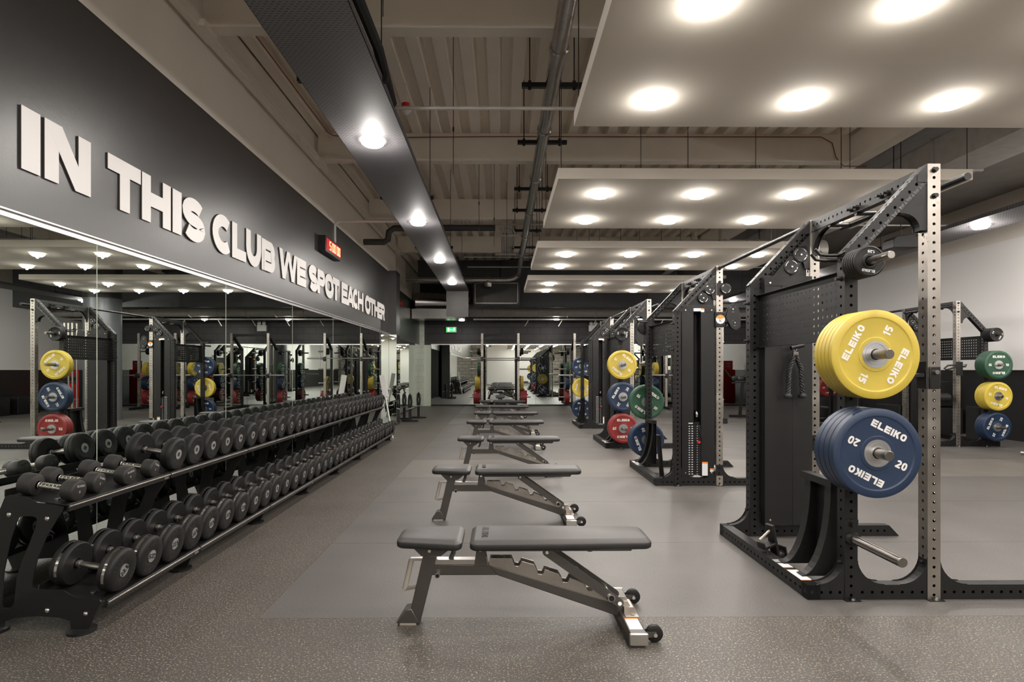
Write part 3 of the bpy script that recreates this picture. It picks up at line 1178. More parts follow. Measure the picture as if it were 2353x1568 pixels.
# horizontal tray along the far wall with a hanging lamp
mb = MB()
mb.box(-.9, XR, 18.55, 18.75, HC + 1.62, HC + 1.66)
for i in range(8):
    mb.bar((.9 + 1.1 * i, 18.6, HC + 1.62), (.9 + 1.1 * i - .12, 18.6, HC + 1.42), .02, .02)
tag(mb.build('cable_tray', 'galv'), 'thin cable tray running along the top of the far block wall', 'cable tray')
for i, (px_, py_) in enumerate(((1061, 735), (1279, 733), (1470, 733))):
    s_ = 72.0
    make_light(((px_ - 1151) / s_, 18.2, HC + (850 - py_) / s_), ['low lamp under the drop end of the cable tray near the exit sign', 'lamp hanging from the thin tray before the far block wall', 'lamp hanging before the far wall behind the nearest racks'][i], 'lamps along the far wall')
# exit sign
e = empty('exit_sign', (-1.70, 19.50, HC + (850 - 758) / 67.2), 0, 'lit green running-man emergency exit sign on the black block wall', 'exit sign')
mb = MB()
mb.box(-.18, .18, 0, .05, -.095, .095)
mb.build('case', 'trim_white', e, bevel=.004)
mb = MB()
mb.box(-.12, .12, .05, .10, -.05, .05)
mb.build('wall_mount', 'galv', e)
mb = MB()
mb.box(-.165, .165, -.003, 0, -.08, .08)
mb.build('sign_panel', 'exit_green', e)
mb = MB()
mb.box(-.12, -.06, -.005, -.003, -.06, .06)
mb.prism([(-.04, 0), (-.0, .03), (-.0, .012), (.04, .012), (.04, -.012), (0, -.012), (0, -.03)], 'xz', -.005, -.003)
mb.prism([(.05, -.05), (.075, -.05), (.095, -.01), (.12, -.035), (.14, -.025), (.105, .03), (.13, .02), (.135, .035), (.085, .05), (.06, .02), (.07, .01), (.085, .02)], 'xz', -.005, -.003)
mb.cyl((.105, -.005, .06), (.105, -.003, .06), .012, 10)
mb.build('running_figure', 'exit_white', e)
e = empty('emergency_light', (3.17, YF - .1, HC + 1.44), 0, 'white twin-head emergency light box on the far block wall', 'emergency light')
mb = MB()
mb.box(-.16, .16, 0, .1, -.13, .09)
mb.build('box', 'trim_white', e, bevel=.01)
for sx_ in (-1, 1):
    mb = MB()
    mb.lathe([(0, 0), (0, .05), (.05, .065), (.06, .05), (.06, 0)], (.08 * sx_, .05, .14), (0, -1, .2), 14)
    mb.build('lamp_head', 'trim_white', e)
# red alarm sounder on recessed wall
mb = MB()
mb.cyl((XL - .28, 15.6, 3.05), (XL - .20, 15.6, 3.05), .07, 14)
tag(mb.build('alarm_sounder', 'red'), 'small red alarm sounder high on the recessed black wall', 'alarm')
# speaker
e = empty('speaker', (5.15, 7.3, 2.86), 0, 'black wedge speaker hung above the right wall racks', 'speaker')
mb = MB()
mb.prism([(-.16, -.06), (.16, -.06), (.16, .06), (.09, .11), (-.12, .08), (-.16, .04)], 'xz', -.1, .12)
mb.build('cabinet', 'black_satin', e, bevel=.006)
mb = MB()
mb.cyl((.0, 0, .1), (0, 0, 1.5), .005, 6)
mb.build('bracket', 'black_matt', e)
# column
e = empty('column', (4.80, 14.1, 0), 0, 'round grey structural column behind the second rack', 'column')
mb = MB()
mb.cyl((0, 0, 0), (0, 0, 2.98), .40, 36, 0)
mb.cyl((0, 0, 2.98), (0, 0, ZD), .41, 36, 1)
mb.lathe([(2.96, .4), (2.965, .408), (2.99, .408), (2.995, .4)], (0, 0, 0), (0, 0, 1), 36, 0)
mb.build('shaft', ['column_grey', 'dark_duct'], e)

# ================================================================== PLATES
def make_plate(name, rad, th, colmat, number, label, hub=.069, detail=True):
    """axis along -y (face towards -y); origin at the centre of the back face"""
    e = empty(name, (0, 0, 0), 0, label, 'weight plate')
    r = rad
    mb = MB()
    bo = .0262
    prof = [(0.004, hub), (0.004, r * .80), (0, r * .84), (0, r - .006), (.004, r), (th - .004, r), (th, r - .006), (th, r * .84), (th - .004, r * .82),
            (th - .0045, r * .80), (th - .0045, hub * 1.28), (th - .002, hub * 1.24), (th - .002, hub)]
    mb.lathe(prof, (0, 0, 0), (0, -1, 0), 64)
    mb.build('bumper', colmat, e)
    mb = MB()
    mb.lathe([(.003, bo), (.003, hub), (th - .001, hub), (th - .001, hub * .80), (th - .003, hub * .79), (th - .003, hub * .76), (th - .001, hub * .75), (th - .001, hub * .52),
              (th + .002, hub * .50), (th + .002, bo + .002), (th, bo)], (0, 0, 0), (0, -1, 0), 48, closed=True)
    mb.build('hub', 'hub_steel', e)
    if number:
        mb = MB()
        for side in ((1, -1) if detail else (1,)):
            for q in (0, 1):
                ca, sa = (1, 0) if q == 0 else (-1, 0)

                def mp(a, b, d, dx=0, dz=0):
                    X, Z = a + dx, b + dz
                    X, Z = X * ca, Z * ca
                    if side > 0:
                        return (X, -(th - .0047 + d), Z)
                    return (-X, .0042 - d, Z)
                put_text(mb, 'ELEIKO', .036 * r / .225, lambda a, b, d: mp(a, b, d, 0, r * .57), .0012, 0, W=.88, t=.27, sp=.14)
                put_text(mb, number, .040 * r / .225, lambda a, b, d: mp(a, b, d, r * .60, 0), .0012, 0, W=.66, t=.22, sp=.12)
        mb.build('lettering', 'white_text', e)
    return e


PL = {}
PL['yellow'] = make_plate('weight_plate', .225, .032, 'yellow_rubber', '15', 'x')
PL['blue'] = make_plate('weight_plate', .225, .044, 'blue_rubber', '20', 'x')
PL['red'] = make_plate('weight_plate', .225, .052, 'red_rubber', '25', 'x')
PL['green'] = make_plate('weight_plate', .225, .028, 'green_rubber', '10', 'x')


def make_change(name, rad, th, number):
    e = empty(name, (0, 0, 0), 0, 'x', 'weight plate')
    mb = MB()
    mb.lathe([(0, .026), (0, rad - .008), (.004, rad), (th - .004, rad), (th, rad - .008), (th - .004, rad * .86), (th - .004, .04), (th, .036), (th, .026)], (0, 0, 0), (0, -1, 0), 40, closed=True)
    mb.build('disc', 'black_rubber', e)
    mb = MB()
    for q in (1, -1):
        tx = number if q > 0 else 'ELEIKO'
        put_text(mb, tx, rad * .17, lambda a, b, d: (a * q * -1, -(th - .004 + d), (b + rad * .62) * q * -1) if 0 else (-a, -(th - .004 + d), -(b - rad * .62 * q)), .001, 0, W=.8, t=.22, sp=.14)
    mb.build('lettering', 'sticker', e)
    return e


PL['small'] = make_change('change_plate', .080, .018, '1.25')
PL['small2'] = make_change('change_plate', .110, .022, '2.5')
PTH = {'yellow': .032, 'blue': .044, 'red': .052, 'green': .028, 'small': .019, 'small2': .023}
PNUM = {'yellow': '15', 'blue': '20', 'red': '25', 'green': '10', 'small': '1.25', 'small2': '2.5'}
PCOL = {'small': 'black', 'small2': 'black'}
used = set()


def stack(kind, n, base, direction, roll, where, group=None):
    """n plates from base going along direction, letter face outwards. the last one is outermost"""
    d = Vector(direction).normalized()
    th = PTH[kind]
    for i in range(n):
        src = PL[kind]
        loc = Vector(base) + d * (th * i + .001 * i)
        c = src if kind not in used else copy_tree(src)
        used.add(kind)
        c.location = loc
        # local -y -> d
        rz = math.atan2(d.x, -d.y)
        Rm = Matrix.Rotation(rz, 4, 'Z') @ Matrix.Rotation(-math.radians(roll + (0 if i == n - 1 else random.uniform(-160, 160))), 4, 'Y')
        c.rotation_mode = 'XYZ'
        c.rotation_euler = Rm.to_euler()
        cl = PCOL.get(kind, kind)
        pos = 'only one' if n == 1 else ('outermost' if i == n - 1 else ('innermost' if i == 0 else '%s from post' % ORD[i]))
        c['label'] = '%s %s kg plate, %s, on %s' % (cl, PNUM[kind], pos, where)
        c['group'] = group or '%s plates on %s' % (cl, where)


# ================================================================== POWER RACKS
HX = -.45      # black storage uprights, x relative to the silver ones
HY = .585
ZB, ZS = 1.87, 2.357


def gusset(mb, x, z, sx_, sz, r, y0, y1, plane='xz', mi=0, th=.004):
    """concave corner bracket in the corner (x,z), growing towards sx_, sz: two webs with a curved plate between"""
    pts = [(x, z), (x + sx_ * r, z)]
    a = [(x + sx_ * (r * .97 - r * .97 * math.sin(q)), z + sz * (r * .97 - r * .97 * math.cos(q)) + 0) for q in [PI / 2 * i / 8 for i in range(9)]]
    pts += [(p[0] + sx_ * 0.0, p[1] + sz * .004) for p in a]
    pts += [(x, z + sz * r)]
    mb.prism(pts, plane, y0, y0 + th, mi)
    mb.prism(pts, plane, y1 - th, y1, mi)
    for i in range(8):
        p, q = a[i], a[i + 1]
        k = .93
        mb.prism([(x + (p[0] - x) * k, z + (p[1] - z) * k), (x + (q[0] - x) * k, z + (q[1] - z) * k), (x + (q[0] - x) * k * .93, z + (q[1] - z) * k * .93), (x + (p[0] - x) * k * .93, z + (p[1] - z) * k * .93)], plane, y0 + th, y1 - th, mi)


def bolt(mb, p, d, r=.014, l=.014, mi=0):
    p, d = Vector(p), Vector(d).normalized()
    mb.cyl(p, p + d * .004, r * 1.3, 12, mi)
    mb.cyl(p + d * .004, p + d * l, r, 6, mi)


def make_rack(label, flipy):
    """storage side at y=-HY (towards the camera when flipy is False), cable tower side at y=+HY"""
    XF = Matrix.Diagonal((1, -1 if flipy else 1, 1, 1))
    e = empty('power_rack', (0, 0, 0), 0, label, 'power rack', 'power racks in a row on the right')

    def B(mb, name, mats, bevel=0.0, parent=e, **k):
        return mb.build(name, mats, parent, xf=XF, bevel=bevel, **k)
    hw = .035
    for y in (-HY, HY):
        mb = MB()
        mb.perf((0, y, .0), (0, y, ZS), .07, .07, pitch=.0501, r=.0085)
        o = B(mb, 'upright', 'steel_brushed')
        o['label'] = 'brushed steel upright'
        mb = MB()
        mb.perf((HX, y, .0), (HX, y, ZB), .07, .07, pitch=.0501, r=.0085)
        B(mb, 'upright', 'black_steel')
        mb = MB()
        mb.perf((HX - .035 + .02, y, ZB - .02), (-.035, y, ZS - .05), .066, .07, side=(0, 1, 0), pitch=.056, r=.0085)
        mb.prism([(HX - .035, ZB - .02), (HX - .035, ZB), (HX - .02, ZB + .015), (HX + .06, ZB)], 'xz', y - .035, y + .035)
        mb.prism([(-.036, ZS), (-.036, ZS - .1), (-.09, ZS - .1), (-.09, ZS - .055)], 'xz', y - .035, y + .035)
        B(mb, 'diagonal_brace', 'black_steel')
        # base member on this side
        mb = MB()
        zt = .08
        mb.perf((HX - .235, y, zt / 2), (HX - .035, y, zt / 2), .064, zt, side=(0, 1, 0), pitch=.05, r=.0085, faces=(0, 2))
        mb.perf((HX + .035, y, zt / 2), (-.035, y, zt / 2), .064, zt, side=(0, 1, 0), pitch=.05, r=.0085, faces=(0, 2))
        mb.perf((.035, y, zt / 2), (.55, y, zt / 2), .064, zt, side=(0, 1, 0), pitch=.05, r=.0085, faces=(0, 2))
        mb.prism([(.55, 0), (.55, zt), (.56, zt), (.63, .006), (.63, 0)], 'xz', y - .032, y + .032)
        B(mb, 'base_beam', 'black_steel')
        for (xx, sg) in ((HX - .035, -1), (HX + .035, 1), (-.035, -1), (.035, 1)):
            mb = MB()
            gusset(mb, xx, zt, sg, 1, .15, y - .033, y + .033)
            bolt(mb, (xx, y, zt + .115), (sg, 0, 0), .009, .02)
            B(mb, 'gusset', 'black_steel')
        for xx in (HX, 0):
            mb = MB()
            s_ = -1 if y < 0 else 1
            mb.prism([(xx - .045, y + s_ * .03), (xx + .045, y + s_ * .03), (xx + .04, y + s_ * .062), (xx - .04, y + s_ * .062)], 'xy', 0, .004)
            mb.cyl((xx, y + s_ * .05, .004), (xx, y + s_ * .05, .016), .012, 6, 1)
            B(mb, 'foot_plate', ['black_steel', 'chrome'])
        # gusset under the diagonal at the silver post
        mb = MB()
        s_ = y
        pts = [(-.035, ZS - .09), (-.035, ZS - .36), (-.072, ZS - .36)]
        pts += [(-.165 + .093 * math.cos(q), ZS - .36 + .093 * math.sin(q)) for q in [PI / 2 * i / 8 for i in range(1, 9)]]
        pts += [(-.21, ZS - .26)]
        mb.prism(pts, 'xz', y - .030, y - .022)
        mb.prism(pts, 'xz', y + .022, y + .030)
        q9 = [(-.165 + .098 * math.cos(q), ZS - .36 + .098 * math.sin(q)) for q in [PI / 2 * i / 8 for i in range(0, 9)]]
        for i in range(8):
            mb.bar((q9[i][0], y, q9[i][1]), (q9[i + 1][0], y, q9[i + 1][1]), .05, .004, up=(q9[i][0] + .165, 0, q9[i][1] - ZS + .36))
        B(mb, 'upper_gusset', 'black_steel')
    mb = MB()
    mb.perf((HX - .235 + .035, -HY - .032, .04), (HX - .235 + .035, HY + .032, .04), .07, .08, side=(1, 0, 0), pitch=.05, r=.0085, faces=(0, 2))
    o = B(mb, 'side_rail', 'black_steel')
    mb = MB()
    yy = -HY
    mb.box(HX - .232, HX - .172, yy + .04, yy + .20, .0805, .082, 0)
    mb.box(HX - .232, HX - .172, yy + .035, yy + .04, .0805, .0822, 1)
    mb.box(HX - .232, HX - .172, yy + .24, yy + .31, .0805, .082, 0)
    mb.box(HX - .232, HX - .172, yy + .235, yy + .24, .0805, .0822, 1)
    mb.box(HX - .232, HX - .172, yy + .33, yy + .38, .0805, .082, 2)
    B(mb, 'warning_label', ['sticker', 'orange', 'grey_text'], parent=o)
    # top crossmember along y, with gussets
    mb = MB()
    mb.perf((0, -HY + .035, ZS - .045), (0, HY - .035, ZS - .045), .05, .085, side=(1, 0, 0), pitch=.05, r=.0085, faces=(0, 2))
    B(mb, 'top_crossbar', 'black_steel')
    for sg in (-1, 1):
        yy = sg * (HY - .035)
        mb2 = MB()
        gusset(mb2, yy, ZS - .088, -sg, -1, .20, -.02, .02, 'yz')
        B(mb2, 'crossbar_gusset', 'black_steel')
    # pull-up grips outside the silver posts
    mb = MB()
    mb.cyl((.13, -HY - .1, ZS - .09), (.13, HY - .16, ZS - .09), .02, 20)
    for yy in (-.27, .03, .33):
        mb.cyl((-.02, yy, ZS - .092), (.13, yy, ZS - .09), .015, 12)
    B(mb, 'pull_up_bar', 'black_satin')
    for yy in (-.30, -.24, .0, .06):
        mb = MB()
        mb.cyl((-.02, yy, ZS - .06), (-.045, yy, ZS - .06), .016, 6)
        mb.cyl((-.045, yy, ZS - .06), (-.065, yy, ZS - .06), .009, 8)
        B(mb, 'bolt', 'black_satin')
    # pegboard along y at the inner side of the black posts
    mb = MB()
    x0 = HX + .035
    ny, nz_ = 21, 7
    ya, yb, za, zb = -HY + .035, HY - .035, 1.41, 1.79
    m_y, m_z = .055, .035
    py, pz = (yb - ya - 2 * m_y) / ny, (zb - za - 2 * m_z) / nz_
    T = .003
    for xx in (x0, x0 + T):
        mb.box(xx, xx + .0005, ya, ya + m_y, za, zb)
        mb.box(xx, xx + .0005, yb - m_y, yb, za, zb)
        mb.box(xx, xx + .0005, ya + m_y, yb - m_y, za, za + m_z)
        mb.box(xx, xx + .0005, ya + m_y, yb - m_y, zb - m_z, zb)
    for i in range(ny):
        for j in range(nz_):
            cy_, cz = ya + m_y + (i + .5) * py, za + m_z + (j + .5) * pz
            vs = []
            for xx in (x0, x0 + T):
                for k in range(8):
                    q = PI / 4 * k
                    ct, st = math.cos(q), math.sin(q)
                    kk = min(py / 2 / abs(ct) if abs(ct) > 1e-6 else 9, pz / 2 / abs(st) if abs(st) > 1e-6 else 9)
                    if k % 2:
                        vs.append((xx, cy_ + math.copysign(py / 2, ct), cz + math.copysign(pz / 2, st)))
                    else:
                        vs.append((xx, cy_ + ct * kk, cz + st * kk))
                for k in range(8):
                    q = PI / 4 * k
                    vs.append((xx, cy_ + math.cos(q) * .0085, cz + math.sin(q) * .010))
            fs = []
            for k in range(8):
                l = (k + 1) % 8
                fs += [(k, l, 8 + l, 8 + k), (16 + k, 24 + k, 24 + l, 16 + l), (8 + k, 8 + l, 24 + l, 24 + k)]
            mb.add(vs, fs)
    mb.box(x0 - .03, x0 + T, ya, yb, zb, zb + .003)
    mb.box(x0 - .03, x0 + T, ya, yb, za - .003, za)
    for yy in (-HY, HY):
        for zz in (za + .05, zb - .05):
            bolt(mb, (HX - .035, yy, zz), (-1, 0, 0), .011, .03)
    B(mb, 'pegboard', 'black_steel')
    # storage pegs on the storage side
    for k, (zz, l, r_) in enumerate(((1.80, .31, .0205), (1.32, .30, .0245), (.823, .30, .0245), (.335, .39, .0245))):
        mb = MB()
        mb.box(HX - .035, HX + .035, -HY - .041, -HY - .035, zz - .02, zz + .10)
        mb.lathe([(0, .036), (.012, .038), (.03, .034), (.03, r_)], (HX, -HY - .041, zz), (0, -1, 0), 24)
        bolt(mb, (HX, -HY - .041, zz + .075), (0, -1, 0), .012, .02)
        o = B(mb, 'storage_peg', 'black_steel')
        mb = MB()
        mb.lathe([(.03, r_), (l - .003, r_), (l, r_ - .003), (l, 0)], (HX, -HY - .041, zz), (0, -1, 0), 24)
        B(mb, 'sleeve', 'peg_steel', parent=o)
    # curved bar cradle by the storage post
    mb = MB()
    for yy in (-HY + .12, -HY + .33):
        ctr = []
        for i in range(13):
            q = PI / 2 * i / 12
            ctr.append((HX - .20 + .165 * math.sin(q), .085 + .50 * (1 - math.cos(q))))
        pts = [(a + .0, b_) for a, b_ in ctr] + [(a - (-.02 - .03 * (1 - j / 12)), b_ - .0) for j, (a, b_) in reversed(list(enumerate(ctr)))]
        for i in range(12):
            a, b_ = ctr[i], ctr[i + 1]
            mb.bar((a[0], yy, a[1]), (b_[0], yy, b_[1]), .06, .006, up=(1, 0, -1))
            mb.prism([a, b_, (HX + .0, b_[1]), (HX + .0, a[1])], 'xz', yy - .03, yy - .026)
    mb.box(HX - .055, HX + .0, -HY + .06, -HY + .38, .585, .625)
    mb.box(HX + .0, HX + .004, -HY + .09, -HY + .36, .09, .60)
    B(mb, 'bar_cradle', 'black_steel')
    # hooks near the top of the storage post
    for yy, zz in ((-HY + .02, ZB + .0), (-HY + .06, ZB - .02)):
        mb = MB()
        mb.tube([(HX - .02, yy, zz), (HX - .10, yy, zz), (HX - .14, yy + .0, zz + .005), (HX - .165, yy, zz + .035)], .009, 8)
        B(mb, 'storage_hook', 'black_satin')
    # ---- cable tower between the posts of the far side
    y0, y1 = HY - .10, HY + .035
    xa, xb = HX + .045, -.055
    sl0, sl1 = xa + .125, xa + .205
    mb = MB()
    mb.box(xa, sl0, y0, y1, .10, 1.86)
    mb.box(sl1, xb, y0, y1, .10, 1.86)
    mb.box(sl0, sl1, y0, y0 + .01, .10, 1.86)
    mb.box(xa, xb, y0, y1, 1.86, 1.93)
    for zz in (.14, 1.88):
        for xx in (xa + .04, xb - .03):
            for sg, yv in ((-1, y0), (1, y1)):
                mb.cyl((xx, yv, zz), (xx, yv + sg * .004, zz), .008, 8, 1)
    tw = B(mb, 'cable_tower', ['black_steel', 'chrome'], bevel=.003)
    mb = MB()
    mb.box(sl0, sl1, y0 + .01, y0 + .012, .1, 1.86)
    B(mb, 'slot_lining', 'slot_black', parent=tw)
    mb = MB()
    for i in range(21):
        z_ = .115 + i * .0255
        mb.box(sl0 + .002, sl1 - .002, y0 + .03, y1 - .005, z_, z_ + .0235)
    mb.box(sl0 + .012, sl1 - .012, y0 + .04, y1 - .02, .65, .68)
    o = B(mb, 'weight_stack', 'black_satin', parent=tw)
    mb = MB()
    for i in range(21):
        z_ = .115 + i * .0255 + .012
        mb.cyl(((sl0 + sl1) / 2, y1 - .006, z_), ((sl0 + sl1) / 2, y1 - .001, z_), .004, 8)
        for xx, ww in ((sl0 - .052, .014), (sl0 - .022, .016)):
            mb.box(xx, xx + ww, y1, y1 + .0008, z_ - .004, z_ + .004)
    mb.box(sl0 - .055, sl0 - .006, y1, y1 + .0008, .665, .675)
    B(mb, 'stack_numbers', 'sticker', parent=tw)
    mb = MB()
    mb.cyl(((sl0 + sl1) / 2 + .01, y1 - .02, .47), ((sl0 + sl1) / 2 + .01, y1 + .03, .47), .014, 14)
    B(mb, 'selector_pin', 'red', parent=tw)
    mb = MB()
    mb.tube([((sl0 + sl1) / 2 + .012, y1 + .01, .47), ((sl0 + sl1) / 2 + .055, y1 + .012, .46), ((sl0 + sl1) / 2 + .055, y1 + .01, .50), ((sl0 + sl1) / 2 + .02, y1 + .005, .60), ((sl0 + sl1) / 2, y1 - .01, .66)], .004, 6)
    mb.tube([((sl0 + sl1) / 2 - .006, y1 - .05, .78), ((sl0 + sl1) / 2 - .006, y1 - .05, 1.84)], .004, 6)
    B(mb, 'cable', 'black_matt', parent=tw)
    mb = MB()
    mb.lathe([(0, .0), (0, .045), (.006, .05), (.010, .042), (.016, .042), (.02, .05), (.026, .045), (.026, 0)], ((sl0 + sl1) / 2 - .013, y1 - .05, .76), (1, 0, 0), 24)
    B(mb, 'pulley', 'chrome', parent=tw)
    mb = MB()
    mb.box(sl1 + .012, sl1 + .072, y1, y1 + .001, .11, .24, 0)
    mb.box(sl1 + .012, sl1 + .072, y1, y1 + .0015, .24, .256, 1)
    mb.box(xb - .047, xb - .007, y1, y1 + .001, .15, .175, 0)
    mb.box(xb - .047, xb - .007, y1, y1 + .0015, .175, .188, 1)
    mb.box(sl1 + .0, sl1 + .035, y1, y1 + .001, 1.86, 1.885, 0)
    mb.box(sl1 + .0, sl1 + .035, y1, y1 + .0015, 1.885, 1.90, 1)
    mb.box(sl0, sl1, y1, y1 + .004, 1.87, 1.90, 0)
    B(mb, 'warning_label', ['sticker', 'orange'], parent=tw)
    # shroud triangle above tower with covered pulleys
    mb = MB()
    pts = [(xa, 1.93), (xb + .0, 1.93), (xb + .0, 2.10), (-.14, 2.19), (xa + .02, 1.97)]
    mb.prism(pts, 'xz', HY - .012, HY + .012)
    mb.prism([(xa + .06, 1.90), (xa + .15, 1.88), (-.03, 2.11), (-.06, 2.17), (-.13, 2.16)], 'xz', HY - .03, HY - .02)
    B(mb, 'pulley_shroud', 'black_steel')
    for (cx_, cz) in ((-.105, 2.10), (-.175, 2.01)):
        mb = MB()
        for sg in (-1, 1):
            mb.lathe([(.012, 0), (.012, .056), (.034, .056), (.038, .052), (.038, .0)], (cx_, HY, cz), (0, sg, 0), 32, 0)
            for q in range(4):
                a0 = q * PI / 2 + .5
                mb.tube([(cx_ + .044 * math.cos(a0 + .25 * i), HY + sg * .039, cz + .044 * math.sin(a0 + .25 * i)) for i in range(5)], .0028, 5, 1)
            mb.cyl((cx_, HY + sg * .038, cz), (cx_, HY + sg * .045, cz), .007, 8, 1)
        B(mb, 'pulley_cover', ['black_steel', 'chrome'])
    # guide rod, carriage and swivel pulley on the silver post, tower side
    mb = MB()
    mb.cyl((-.047, HY - .005, .16), (-.047, HY - .005, 2.2), .0065, 10)
    B(mb, 'guide_rod', 'chrome')
    mb = MB()
    s_ = HY + .035
    mb.box(-.055, .05, s_, s_ + .022, 1.70, 1.86)
    mb.box(-.055, -.035, HY - .04, s_ + .02, 1.70, 1.86)
    mb.box(.036, .05, HY - .04, s_ + .02, 1.70, 1.86)
    for xx in (-.04, .035):
        for zz in (1.72, 1.84):
            mb.cyl((xx, s_ + .022, zz), (xx, s_ + .03, zz), .008, 8)
    car = B(mb, 'carriage', 'black_steel', bevel=.003)
    mb = MB()
    mb.cyl((0, s_ + .022, 1.78), (0, s_ + .024, 1.78), .048, 28, 0)
    mb.prism([(0 + .0, 1.78)] + [(.048 * math.cos(q), 1.78 + .048 * math.sin(q)) for q in [PI * .12 + PI * .76 * i / 10 for i in range(11)]], 'xz', s_ + .024, s_ + .0255, 1)
    mb.cyl((0, s_ + .024, 1.775), (0, s_ + .05, 1.775), .012, 12, 2)
    B(mb, 'dial_label', ['sticker', 'orange', 'chrome'], parent=car)
    mb = MB()
    arm = [(.06, 1.80), (.10, 1.93), (.15, 1.955), (.19, 1.93), (.22, 1.80), (.215, 1.70), (.17, 1.665), (.12, 1.69), (.09, 1.75)]
    mb.prism(arm, 'xz', s_ - .03, s_ - .022)
    mb.prism(arm, 'xz', s_ + .012, s_ + .02)
    for cx_, cz in ((.135, 1.89), (.155, 1.745)):
        mb.lathe([(0, 0), (0, .042), (.005, .045), (.012, .035), (.02, .035), (.027, .045), (.032, .042), (.032, 0)], (cx_, s_ - .022, cz), (0, 1, 0), 24, 0)
        for q in range(3):
            mb.tube([(cx_ + .032 * math.cos(q * 2.1 + .2 * i), s_ + .0215, cz + .032 * math.sin(q * 2.1 + .2 * i)) for i in range(6)], .0015, 5, 1)
        mb.cyl((cx_, s_ + .02, cz), (cx_, s_ + .026, cz), .007, 8, 1)
    mb.box(.045, .1, s_ - .02, s_ + .01, 1.755, 1.80)
    B(mb, 'swivel_pulley', ['black_steel', 'chrome'], parent=car)
    mb = MB()
    mb.lathe([(.012, 0), (.012, .056), (.034, .056), (.038, .052), (.038, .0)], (.055, s_ - .0, 2.105), (0, 1, 0), 32, 0)
    for q in range(4):
        a0 = q * PI / 2 + .5
        mb.tube([(.055 + .044 * math.cos(a0 + .25 * i), s_ + .039, 2.105 + .044 * math.sin(a0 + .25 * i)) for i in range(5)], .0028, 5, 1)
    mb.box(-.03, .03, s_, s_ + .012, 2.04, 2.17, 0)
    B(mb, 'pulley_cover', ['black_steel', 'chrome'])
    mb = MB()
    mb.box(-.055, .036, s_, s_ + .006, .11, .225)
    mb.lathe([(0, 0), (0, .055), (.004, .06), (.01, .05), (.014, .05), (.02, .06), (.024, .055), (.024, 0)], (-.07, HY, .19), (1, 0, 0), 24, 1)
    for zz in (.14, .20):
        bolt(mb, (.0, s_ + .006, zz), (0, 1, 0), .012, .018, 0)
    B(mb, 'lower_bracket', ['black_steel', 'chrome'])
    # top bolts on silver posts
    for y, sg in ((-HY, -1), (HY, 1)):
        for zz in (ZS - .035, ZS - .175):
            mb = MB()
            bolt(mb, (0, y + sg * .035, zz), (0, sg, 0), .012, .02)
            B(mb, 'bolt', 'black_satin')
    return e


RKX = 2.34
racks = []
ra = make_rack('power rack nearest the camera on the right, with yellow and blue plates facing the viewer', False)
rb = make_rack('second power rack from the camera, weight stack tower facing the viewer', True)
ra.location = (RKX, 3.68, 0)
rb.location = (RKX, 6.70, 0)
rc = dup(ra, (RKX, 9.60, 0), 'third power rack from the camera, with yellow, blue and red plates facing the viewer')
rd = dup(rb, (RKX, 12.62, 0), 'fourth power rack in the row, weight stack tower facing the viewer, beyond the third')
# right wall racks face the other way (mirror image in x)


def mirror_rack(src, loc, label):
    c = copy_tree(src)
    c.location = loc
    c.scale = (-1, 1, 1)
    c['label'] = label
    return c


re_ = mirror_rack(ra, (7.40, 9.78, 0), 'power rack by the white right wall with green, yellow and blue plates')
rf = mirror_rack(rb, (7.40, 6.2, 0), 'power rack by the right wall, nearer than the one with green plates, out of frame')
rg = mirror_rack(rb, (7.40, 12.9, 0), 'power rack by the right wall, beyond the one with green plates')
for o in (re_, rf, rg):
    o['group'] = 'power racks along the right wall'

# connecting bars on top
for i, (xx, ya, yb) in enumerate(((RKX, 4.30, 6.08), (RKX, 10.22, 12.0), (7.40, 10.4, 12.3))):
    mb = MB()
    mb.cyl((xx, ya, ZS - .02), (xx, yb, ZS - .02), .02, 16)
    tag(mb.build('connecting_bar', 'black_satin'), ['black round bar joining the tops of the first and second racks', 'black round bar joining the tops of the third and fourth racks', 'black round bar joining the tops of the right wall racks'][i], 'bar')


def pegy(rack_y, side=-1):
    return rack_y + side * (HY + .075)


# plates on the pegs
X1 = RKX + HX
stack('yellow', 5, (X1, pegy(3.68), 1.32), (0, -1, 0), 62, 'upper peg of the nearest rack')
stack('blue', 4, (X1, pegy(3.68), .823), (0, -1, 0), -27, 'lower peg of the nearest rack')
stack('small', 6, (X1, pegy(3.68), 1.80), (0, -1, 0), -8, 'top peg of the nearest rack')
yy = pegy(6.70, 1)
stack('green', 3, (X1, yy, .823), (0, 1, 0), 60, 'upper peg of the second rack')
stack('blue', 3, (X1, yy, .335), (0, 1, 0), 10, 'lower peg of the second rack')
stack('small2', 3, (X1, yy, 1.80), (0, 1, 0), 0, 'top peg of the second rack')
yy = pegy(9.60)
stack('yellow', 3, (X1, yy, 1.32), (0, -1, 0), -40, 'upper peg of the third rack')
stack('blue', 3, (X1, yy, .823), (0, -1, 0), 60, 'middle peg of the third rack')
stack('red', 3, (X1, yy, .335), (0, -1, 0), 0, 'lowest peg of the third rack')
stack('small2', 4, (X1, yy, 1.80), (0, -1, 0), 80, 'top peg of the third rack')
yy = pegy(12.62, 1)
stack('blue', 3, (X1, yy, 1.32), (0, 1, 0), 70, 'upper peg of the fourth rack')
stack('yellow', 3, (X1, yy, .823), (0, 1, 0), 80, 'middle peg of the fourth rack')
stack('blue', 3, (X1, yy, .335), (0, 1, 0), 40, 'lowest peg of the fourth rack')
X2 = 7.40 - HX
yy = pegy(9.78)
stack('green', 7, (X2, yy, 1.32), (0, -1, 0), 0, 'upper peg of the right wall rack')
stack('yellow', 6, (X2, yy, .823), (0, -1, 0), -15, 'middle peg of the right wall rack')
